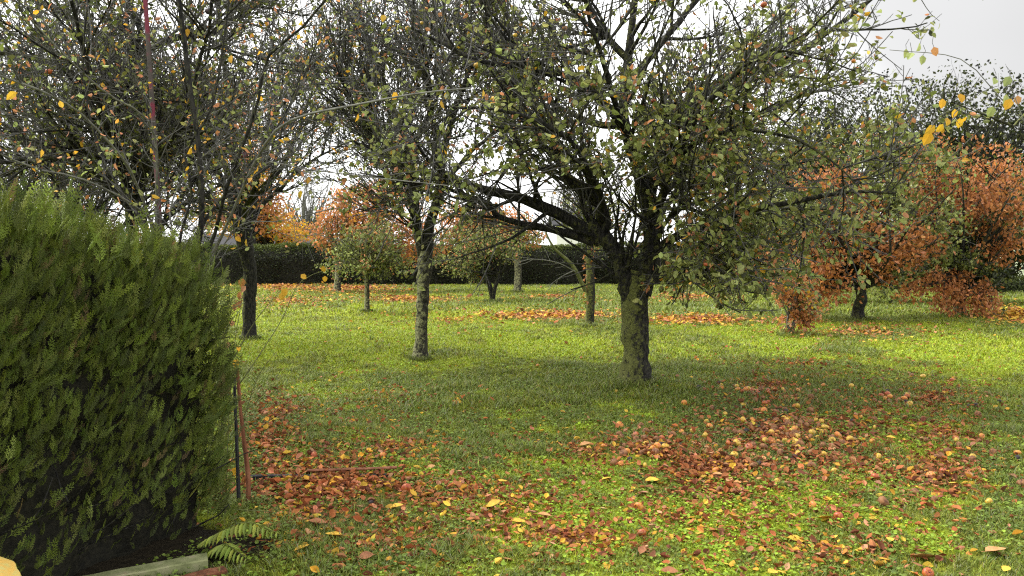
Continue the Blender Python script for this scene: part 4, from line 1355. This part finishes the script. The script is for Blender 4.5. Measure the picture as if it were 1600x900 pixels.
M_RENDER = noise_mat('white_render', [(.3, (.72, .72, .70)), (.7, (.82, .82, .80))], 3, bump=.05)
M_CREAM = noise_mat('pale_green_render', [(.3, (.42, .48, .30)), (.7, (.55, .60, .42))], 3, bump=.05)
M_ROOF = noise_mat('slate_roof', [(.3, (.018, .018, .02)), (.7, (.03, .03, .032))], 6, stretch=(1, 3, 3))
M_GLASS = noise_mat('dark_window', [(.3, (.03, .035, .04)), (.7, (.06, .07, .08))], 1, .15, bump=0, spec=.5)
M_FRAME = noise_mat('window_frame', [(.3, (.5, .5, .5)), (.7, (.6, .6, .6))], 5, .5, bump=0)


def gable(root, x0, x1, y0, y1, z0, z1, over=.3):
    g = Geo(); ym = (y0 + y1) / 2; t = .12
    for sgn, ya in ((1, y0 - over), (-1, y1 + over)):
        za = z0 - .1
        q = [[x0 - over, ya, za], [x1 + over, ya, za], [x1 + over, ym, z1], [x0 - over, ym, z1]]
        V = np.array(q + [[a, b, c + t] for a, b, c in q])
        g.add(V, np.array([[0, 1, 2, 3], [4, 7, 6, 5], [0, 4, 5, 1], [1, 5, 6, 2], [3, 2, 6, 7], [0, 3, 7, 4]]))
    part(g, 'roof', [M_ROOF], root)


def house(name, label, x0, x1, y0, y1, zw, zr, wins, mat):
    root = empty(name, ((x0 + x1) / 2, y0, 0), label, 'house')
    g = box(Geo(), x0, x1, y0, y1, -.05, zw)
    g.add(np.array([[x0, y0, zw], [x0, y1, zw], [x0, (y0 + y1) / 2, zr - .05], [x1, y0, zw], [x1, y1, zw], [x1, (y0 + y1) / 2, zr - .05]]), np.array([[0, 1, 2], [3, 5, 4]]))
    part(g, 'wall', [mat], root)
    gable(root, x0, x1, y0, y1, zw, zr)
    for wx, wz, ww, wh in wins:
        w = part(box(Geo(), wx - ww / 2, wx + ww / 2, y0 - .05, y0 - .003, wz, wz + wh), 'window', [M_FRAME], root)
        gp = Geo(); off = np.array(root.location)
        box(gp, wx - ww / 2 + .07, wx + ww / 2 - .07, y0 - .07, y0 - .053, wz + .07, wz + wh - .07)
        gp.V = [v - off for v in gp.V]
        gp.obj('pane', [M_GLASS], w)
    return root


house('house', 'white rendered house glimpsed under the left limbs of the big forked tree', 3.2, 6.6, 58, 66, 3.6, 4.7, [(2.0 + 3.6, 1.2, 1.0, 1.1)], M_RENDER)
house('house', 'white gable of a house seen over the far hedge behind the many stemmed plum tree', -4.2, -.6, 62, 70, 3.0, 4.0, [(-2.4, 1.5, 1.0, 1.0)], M_RENDER)
house('house', 'low dark roofed outbuilding behind the left part of the far hedge, beside the yellow maple', -20.5, -13.0, 50, 56, 1.9, 2.75, [(-17, .8, 1, .8)], M_RENDER)
house('house', 'pale green walled house at the right edge behind the small privet hedge', 25.4, 34, 39, 47, 3.2, 5.0, [(27.0, 1.0, 1.0, 1.2), (30, 1.0, 1, 1.2)], M_CREAM)


def water_butt():
    root = empty('water_butt', (20.6, 33.8, 0), 'grey green water butt with a dark lid beside the pale green house', 'water butt')
    g = Geo()
    z = np.array([0, .1, .5, .9, 1.0]); R = np.array([.38, .42, .47, .44, .42])
    tubes(g, np.c_[np.full(5, 20.6), np.full(5, 33.8), z], R, 20, 0)
    part(g, 'barrel', [noise_mat('butt_plastic', [(.3, (.10, .11, .06)), (.7, (.14, .15, .09))], 3, .6)], root, True)
    g = Geo()
    tubes(g, np.c_[np.full(4, 20.6), np.full(4, 33.8), [.98, 1.03, 1.07, 1.075]], np.array([.45, .45, .40, .01]), 20, 0)
    part(g, 'lid', [M_ROOF], root, True)


water_butt()

# ------------------------------------------------------------------ timber, stake, edging, fern near the hedge foot
M_MOSSW = noise_mat('mossy_timber', [(.3, (.10, .115, .045)), (.5, (.22, .235, .11)), (.62, (.27, .26, .15)), (.72, (.36, .17, .10))], 9, stretch=(1, 1, 1), bump=.6)
M_REDW = noise_mat('red_brown_timber', [(.3, (.05, .025, .016)), (.5, (.17, .065, .032)), (.72, (.30, .14, .08))], 14, stretch=(1, 1, .25), bump=.6)
M_BLACKP = noise_mat('black_plastic', [(.3, (.012, .012, .014)), (.7, (.03, .03, .034))], 9, .5, bump=.1)
M_YWOOD = noise_mat('yellow_painted_timber', [(.3, (.30, .30, .10)), (.5, (.42, .25, .05)), (.7, (.30, .33, .12))], 16, bump=.3)


def plank(name, label, a, b, w, t, mat, seed=0, cat='plank', roll=0.0):
    """a worn board whose top centre line runs a -> b"""
    r = np.random.default_rng(seed)
    a, b = np.array(a, float), np.array(b, float)
    d = nrm(b - a); s = nrm(np.cross(d, UP)); u = np.cross(s, d)
    s, u = s * math.cos(roll) + u * math.sin(roll), u * math.cos(roll) - s * math.sin(roll)
    K = 14
    P = a + (b - a) * np.linspace(0, 1, K)[:, None]
    c = .006
    prof = np.array([(-w / 2 + c, 0), (w / 2 - c, 0), (w / 2, -c), (w / 2, -t + c), (w / 2 - c, -t), (-w / 2 + c, -t), (-w / 2, -t + c), (-w / 2, -c)])
    V = (P[:, None] + prof[None, :, :1] * s + prof[None, :, 1:] * u)
    V = V + (vnoise(V.reshape(-1, 3), 14, seed).reshape(K, 8, 1) - .5) * .006
    m = 8
    base = (np.arange(K - 1) * m)[:, None]; j = np.arange(m)[None]; j2 = (j + 1) % m
    f = np.stack([base + j, base + m + j, base + m + j2, base + j2], -1).reshape(-1, 4)
    g = Geo(); g.add(V.reshape(-1, 3), f)
    g.add(V[0], np.arange(8)[None]); g.add(V[-1], np.arange(8)[None, ::-1])
    mid = (a + b) / 2
    g.V = [v - mid for v in g.V]
    o = g.obj(name, [mat], None, False, label=label, category=cat)
    o.location = mid
    return o


plank('timber_beam', 'mossy grey green wooden beam lying at the foot of the near hedge', W(324, 868, 3.98), W(60, 918, 3.66), .10, .09, M_MOSSW, 4, 'beam')
plank('timber_board', 'short red brown board under the end of the mossy beam', W(352, 886, 3.88), W(180, 928, 3.62), .07, .06, M_REDW, 5, 'board')
plank('painted_board', 'corner of a yellow painted board poking in at the bottom left corner', W(8, 872, 2.6), W(30, 930, 2.3), .07, .05, M_YWOOD, 6, 'board', .5)


def stake_and_bits():
    # leaning reddish stake
    g = Geo()
    a = np.r_[G(388, 792), 0.0]; b = W(370, 570, a[1] + .12)
    a[2] = -.1
    P = spline([a, a + (b - a) * .3 + [.018, 0, 0], a + (b - a) * .65 + [.004, 0, 0], b], 14)
    tubes(g, P, np.linspace(.017, .009, 14), 9, 0, rough=.7, seed=3)
    g.obj('wooden_stake', [M_REDW], None, True, label='reddish brown wooden stake leaning at the corner of the near hedge', category='stake')
    g = Geo()
    a = np.r_[G(374, 792), 0.0]; b = W(366, 590, a[1] + .03); a[2] = -.1
    tubes(g, spline([a, (a + b) / 2, b], 12), np.linspace(.013, .009, 12), 8, 0, rough=.2)
    g.obj('metal_post', [M_BLACKP], None, True, label='thin black post standing against the hedge corner beside the reddish stake', category='post')
    # black lawn edging and the board on it
    e0, e1 = G(392, 752), G(612, 748)
    plank('lawn_edging', 'black plastic lawn edging half buried among the brown leaves', np.r_[e0, .045], np.r_[e1, .035], .03, .09, M_BLACKP, 8, 'edging')
    plank('wooden_lath', 'flat brown lath lying on the black lawn edging', np.r_[G(480, 747), .062], np.r_[G(620, 741), .056], .04, .014, M_REDW, 9, 'lath')
    # bent straw stalk
    g = Geo()
    tubes(g, spline([W(330, 795, 4.55), W(385, 797, 4.7), W(440, 801, 4.85)], 10), np.linspace(.003, .002, 10), 5, 0)
    g.obj('straw_stalk', [M_SHOOT], None, True, label='pale dry stalk lying straight out of the hedge foot above the fern', category='stalk')
    # fern
    r = np.random.default_rng(9)
    p0 = np.r_[G(300, 858), 0.0]
    root = empty('fern', p0, 'light green fern arching out of the hedge foot over the leaves', 'fern')
    for k, tip in enumerate([(W(432, 832, 4.1), W(385, 816, 4.12)), (W(385, 872, 4.0), W(352, 850, 4.05))]):
        g = Geo()
        P = spline([p0, W(338, 834 + k * 24, 4.16), tip[1], tip[0]], 26)
        tubes(g, P, np.linspace(.003, .0012, 26), 5, 0)
        T = nrm(np.gradient(P, axis=0))
        for j in range(4, 26):
            for sg in (-1, 1):
                s = nrm(np.cross(T[j], UP)) * sg
                L = .10 * math.sin(math.pi * (j - 2) / 25) ** .7
                X = nrm(s + T[j] * .35 - UP * .55)[None]
                scatter(g, LEAF_V * [1, .42, 1], LEAF_F, P[j][None], frames(X, r, UP), np.array([L]), 1, palette(1, [(.30, .36, .06), (.22, .28, .05)], [1, 1], r, .1))
        part(g, 'frond', [M_SHOOT, M_GRASS], root)
    # wispy sapling with yellow leaves at the hedge corner
    base = np.r_[G(352, 812), 0.0]
    root = empty('hazel_sapling', base, 'wispy sapling with a few round yellow leaves growing out of the hedge corner', 'sapling')
    g = Geo()
    d = base[1] + .35
    lines = [[base, W(358, 640, d), W(366, 540, d), W(378, 470, d), W(385, 430, d)], [W(360, 620, d), W(395, 570, d), W(440, 500, d + .1), W(470, 440, d + .2), W(530, 415, d + .2)],
             [W(362, 720, d), W(385, 640, d), W(405, 585, d), W(430, 552, d)], [base, W(345, 700, d - .1), W(352, 560, d - .1), W(345, 470, d)],
             [W(365, 560, d), W(400, 500, d), W(440, 452, d)], [W(365, 655, d), W(400, 628, d), W(425, 600, d)]]
    for q in lines:
        tubes(g, spline(q, 14), np.linspace(.0045, .0015, 14), 5, 0)
    part(g, 'stem', [M_SHOOT], root, True)
    g = Geo()
    for px, py, s, c in [(470, 434, .045, YELLOW), (505, 420, .045, YELLOW), (446, 455, .06, YELLOW), (440, 462, .05, YELLOW), (370, 566, .055, YELLOW), (360, 540, .05, SALMON), (380, 440, .06, ORANGE),
                         (376, 460, .06, ORANGE), (384, 452, .05, SALMON), (374, 475, .05, RUST), (508, 436, .04, YELLOW), (369, 735, .05, YELLOW), (372, 545, .04, YELLOW), (362, 505, .045, SALMON), (368, 480, .05, ORANGE)]:
        p = W(px, py - 5, d + r.normal() * .03)
        X = nrm(r.normal(size=(1, 3)) * .3 - UP)
        scatter(g, LEAF_V * [1, 1.5, 1], LEAF_F, p[None], frames(X, r, np.array([0, -1., .3])), np.array([s]), 0, palette(1, [c], [1], r, .08))
    part(g, 'leaves', [M_NEAR], root)


stake_and_bits()

# ------------------------------------------------------------------ fallen leaves and windfall apples
LL_V = np.array([[x, y, .16 * abs(y) ** 1.3 * 3 + .22 * (x - .45) ** 2 - .03] for x, w in ((0, .02), (.25, .26), (.5, .32), (.78, .2), (1, .01)) for y in (-w, 0, w)])
LL_F = np.array([[i * 3 + j, i * 3 + j + 3, i * 3 + j + 4, i * 3 + j + 1] for i in range(4) for j in range(2)])

LB = [(.26, .085, .030), (.32, .12, .045), (.14, .05, .025), (.38, .16, .08), (.42, .22, .12)]
LBW = [.34, .26, .2, .14, .06]
LY = [(.50, .27, .035), (.55, .36, .05), (.42, .17, .04)]


def patch(n, cx, cy_, rx, ry, r, g_=1.0):
    a = r.uniform(0, 2 * math.pi, n); q = np.abs(r.normal(0, .55, n)) if g_ else np.sqrt(r.uniform(0, 1, n))
    return np.c_[cx + rx * q * np.cos(a), cy_ + ry * q * np.sin(a)]


def leaf_litter():
    r = np.random.default_rng(99)
    g = Geo()
    sets = [  # n, cx, cy, rx, ry, size, yellow share
        (4200, 1230, 680, 200, 80, .045, .07), (1500, 1110, 735, 160, 45, .045, .10), (900, 1010, 705, 150, 38, .042, .16), (1200, 1330, 690, 150, 70, .042, .08), (3000, 510, 760, 190, 75, .045, .16),
        (1300, 430, 650, 70, 65, .045, .18), (1900, 730, 780, 280, 70, .038, .20), (1500, 1450, 620, 180, 65, .042, .10), (1500, 1450, 740, 170, 60, .042, .13),
        (900, 900, 840, 420, 70, .038, .28), (700, 1300, 850, 320, 60, .038, .28), (800, 560, 850, 230, 60, .038, .22), (1000, 1200, 600, 180, 40, .042, .12),
        (900, 620, 700, 250, 60, .042, .22), (1200, 1050, 800, 600, 120, .036, .2), (500, 420, 700, 50, 80, .045, .2),
        (3200, 450, 448, 110, 9, .11, .40), (2600, 560, 452, 110, 9, .11, .30), (1600, 640, 468, 110, 7, .10, .45), (4200, 860, 494, 130, 10, .09, .45),
        (2200, 1090, 500, 120, 9, .09, .42), (900, 1080, 465, 90, 8, .10, .3), (1100, 450, 470, 90, 14, .09, .3), (1500, 1585, 492, 55, 14, .10, .7), (600, 700, 500, 250, 30, .07, .4),
        (900, 1350, 520, 200, 20, .07, .25), (900, 600, 620, 220, 70, .045, .3), (600, 870, 465, 90, 8, .10, .35), (700, 1250, 570, 260, 30, .05, .2), (1300, 1480, 680, 200, 110, .038, .1), (500, 1150, 770, 350, 60, .036, .14), (600, 900, 700, 260, 60, .036, .2)]
    for n, cx, cy_, rx, ry, s, ysh in sets:
        q = patch(n, cx, cy_, rx, ry, r)
        q = q[(q[:, 1] > 440) & (q[:, 1] < 990)]
        xy = G(q[:, 0], q[:, 1])
        xy = xy + r.normal(size=xy.shape) * .05
        xy = xy[hedge_side(xy)]
        nz_ = fbm(xy, 2.2, 44)
        xy = xy[(nz_ > .42) | (r.uniform(size=len(xy)) < .45)]
        n = len(xy)
        a = r.uniform(0, 2 * math.pi, n)
        X = nrm(np.c_[np.cos(a), np.sin(a), r.normal(0, .38, n)])
        isy = r.uniform(size=n) < ysh
        c = palette(n, LB, LBW, r, .25)
        c[isy] = palette(isy.sum(), LY, [.5, .3, .2], r, .15)
        near = xy[:, 1] < 13
        sz = s * np.clip(np.exp(r.normal(size=n) * .35), .4, 1.55)
        curl = r.uniform(.4, 4.0, n) * np.where(r.uniform(size=n) < .3, -1, 1)
        size3 = np.c_[sz, sz * r.uniform(.8, 1.15, n), sz * curl]
        z = gh(xy[:, 0], xy[:, 1]) + r.uniform(.002, .026, n)
        fr = frames(X, r, UP)
        scatter(g, LL_V, LL_F, np.c_[xy, z][near], fr[near], size3[near], 0, c[near])
        scatter(g, LEAF2_V * [1, 1.3, 1], LEAF2_F, np.c_[xy, z + .03][~near], fr[~near], size3[~near] * [1, 1, .3], 0, c[~near])
    g.obj('leaf_litter', [M_LITTER], None, kind='stuff', label='brown and yellow fallen leaves lying over the grass', category='fallen leaves')


leaf_litter()

YLEAF = [(1540, 868, 52, 12), (1465, 872, 60, -20), (1275, 810, 40, 0), (1030, 750, 34, 15), (1105, 828, 30, 0), (850, 830, 36, 0), (800, 822, 32, 5), (700, 835, 24, 10), (612, 820, 30, 80),
         (510, 826, 40, 10), (460, 870, 36, 40), (535, 845, 40, -10), (760, 800, 34, 0), (862, 812, 34, 10), (1000, 870, 26, 60), (1390, 842, 24, 70), (1305, 840, 26, 80), (970, 845, 28, 20), (905, 700, 26, 0),
         (1060, 898, 40, 0), (1230, 838, 40, -10), (1400, 690, 22, 0), (940, 750, 24, 20), (1130, 745, 24, 0), (560, 878, 34, 10), (630, 798, 30, 30), (815, 748, 24, 0), (720, 760, 26, 50), (785, 880, 30, 0),
         (1345, 795, 22, 10), (1200, 895, 30, 30), (1500, 760, 26, 0), (775, 758, 26, 10), (680, 735, 22, 30), (1170, 862, 26, 60), (900, 888, 30, 20), (1420, 892, 32, -30), (1575, 890, 26, 40)]
g1 = Geo(); g1.add(LL_V * [1, 1.1, 1.6], LL_F, 0); tubes(g1, spline([(0, 0, -.0), (-.1, .01, .03), (-.22, .0, .02)], 4), np.full(4, .012), 4, 0)
LEAFM = []
for nm, c in (('yellow', (.55, .34, .045)), ('tan', (.42, .22, .09)), ('brown', (.24, .10, .045))):
    LEAFM.append(g1.mesh('fallen_leaf_' + nm, [noise_mat('fallen_leaf_' + nm, [(.3, tuple(x * .6 for x in c)), (.5, c), (.75, tuple(min(1, x * 1.2) for x in c))], 3.5, .7, bump=.1)], True))
LEAFLAB = ['curled yellow fallen leaf on the short turf', 'curled tan fallen leaf on the short turf', 'curled brown fallen leaf on the short turf']
rl = np.random.default_rng(4)
for k, (px, py, w, rot) in enumerate(YLEAF):
    q = G(px, py)
    v = [0, 0, 0, 1, 2][k % 5] if k > 3 else [1, 1, 0, 0][k]
    o = link(bpy.data.objects.new('fallen_leaf', LEAFM[v]))
    s = w * .72 * q[1] / F
    o.scale = (s, s, s * .9)
    o.location = (q[0], q[1], float(gh(q[0], q[1])) + .028)
    o.rotation_euler = (rl.normal() * .2, rl.normal() * .2, math.radians(rot) + (math.pi if k % 2 else 0))
    o['label'] = LEAFLAB[v]; o['category'] = 'fallen leaf'; o['group'] = 'single fallen leaves on the near turf'


def windfalls():
    r = np.random.default_rng(55)
    pts = [(1003, 832, 'red'), (1590, 715, 'orange'), (1545, 788, 'yellow'), (1460, 785, 'brown'), (1270, 790, 'orange'), (1118, 738, 'orange'), (1124, 765, 'brown'), (1008, 728, 'yellow'),
           (1493, 692, 'red'), (1520, 718, 'yellow'), (1480, 710, 'brown'), (1366, 672, 'yellow'), (1345, 655, 'orange'), (1372, 715, 'yellow'), (1300, 690, 'yellow'), (1287, 712, 'yellow'), (1328, 690, 'yellow'),
           (1247, 700, 'yellow'), (1545, 664, 'orange'), (1162, 638, 'yellow'), (1133, 650, 'yellow'), (775, 714, 'red'), (635, 773, 'red'), (598, 720, 'orange'), (491, 720, 'red'), (1474, 738, 'red'),
           (1367, 750, 'red'), (1184, 704, 'red'), (1034, 690, 'red'), (1442, 588, 'yellow'), (1430, 773, 'brown'), (1597, 760, 'brown'), (1380, 790, 'brown'), (1310, 808, 'red'), (1450, 893, 'red'),
           (840, 575, 'orange'), (998, 790, 'orange'), (1170, 703, 'red'), (1240, 675, 'orange'), (1020, 706, 'orange'), (970, 725, 'orange'), (920, 702, 'yellow'), (1562, 628, 'dark'), (1373, 641, 'dark'), (1525, 633, 'dark'), (1590, 636, 'dark'),
           (1480, 745, 'dark'), (1590, 722, 'dark'), (580, 792, 'dark'), (1060, 745, 'dark')]
    keys = ['brown', 'brown', 'brown', 'yellow', 'orange', 'red', 'dark']
    pr = [.2, .18, .1, .2, .12, .08, .12]
    for n, cx, cy_, rx, ry in [(135, 1230, 680, 125, 50), (45, 1010, 698, 90, 26), (50, 1180, 615, 130, 30), (40, 1400, 620, 150, 40), (26, 1500, 710, 100, 60), (14, 700, 740, 260, 50), (20, 1330, 740, 200, 50)]:
        q = patch(n, cx, cy_, rx, ry, r)
        for a, b in q:
            if 560 < b < 900 and a < 1615:
                pts.append((a, b, keys[r.choice(7, p=pr)]))
    xy = np.array([G(a, b) for a, b, _ in pts])
    # keep fruit from sinking into one another
    used = []
    lab = {'yellow': 'bruised yellow windfall apple lying in the grass', 'orange': 'orange flushed windfall apple lying in the grass', 'red': 'red windfall apple lying in the grass',
           'brown': 'rotten brown windfall apple lying in the grass', 'dark': 'shrivelled black windfall apple lying in the grass'}
    n_ind = 0
    for (a, b, key), p in zip(pts, xy):
        if any((p[0] - u[0]) ** 2 + (p[1] - u[1]) ** 2 < .055 ** 2 for u in used):
            p = p + r.normal(size=2) * .08
            if any((p[0] - u[0]) ** 2 + (p[1] - u[1]) ** 2 < .052 ** 2 for u in used):
                continue
        if n_ind >= 298:
            break
        used.append(p)
        n_ind += 1
        s = r.uniform(.040, .076) * (.75 if key == 'dark' else 1)
        o = link(bpy.data.objects.new('apple', APPLES[key]))
        o.location = (p[0], p[1], float(gh(p[0], p[1])) + s * .33)
        o.scale = (s, s, s * r.uniform(.8, 1))
        o.rotation_euler = (r.uniform(-1.6, 1.6), r.uniform(-1.6, 1.6), r.uniform(0, 6))
        o['label'] = lab[key]; o['category'] = 'apple'; o['group'] = key + ' windfall apples under the trees'


windfalls()
bpy.context.view_layer.update()
print('TOTAL polys', sum(len(o.data.polygons) for o in bpy.data.objects if o.type == 'MESH'))
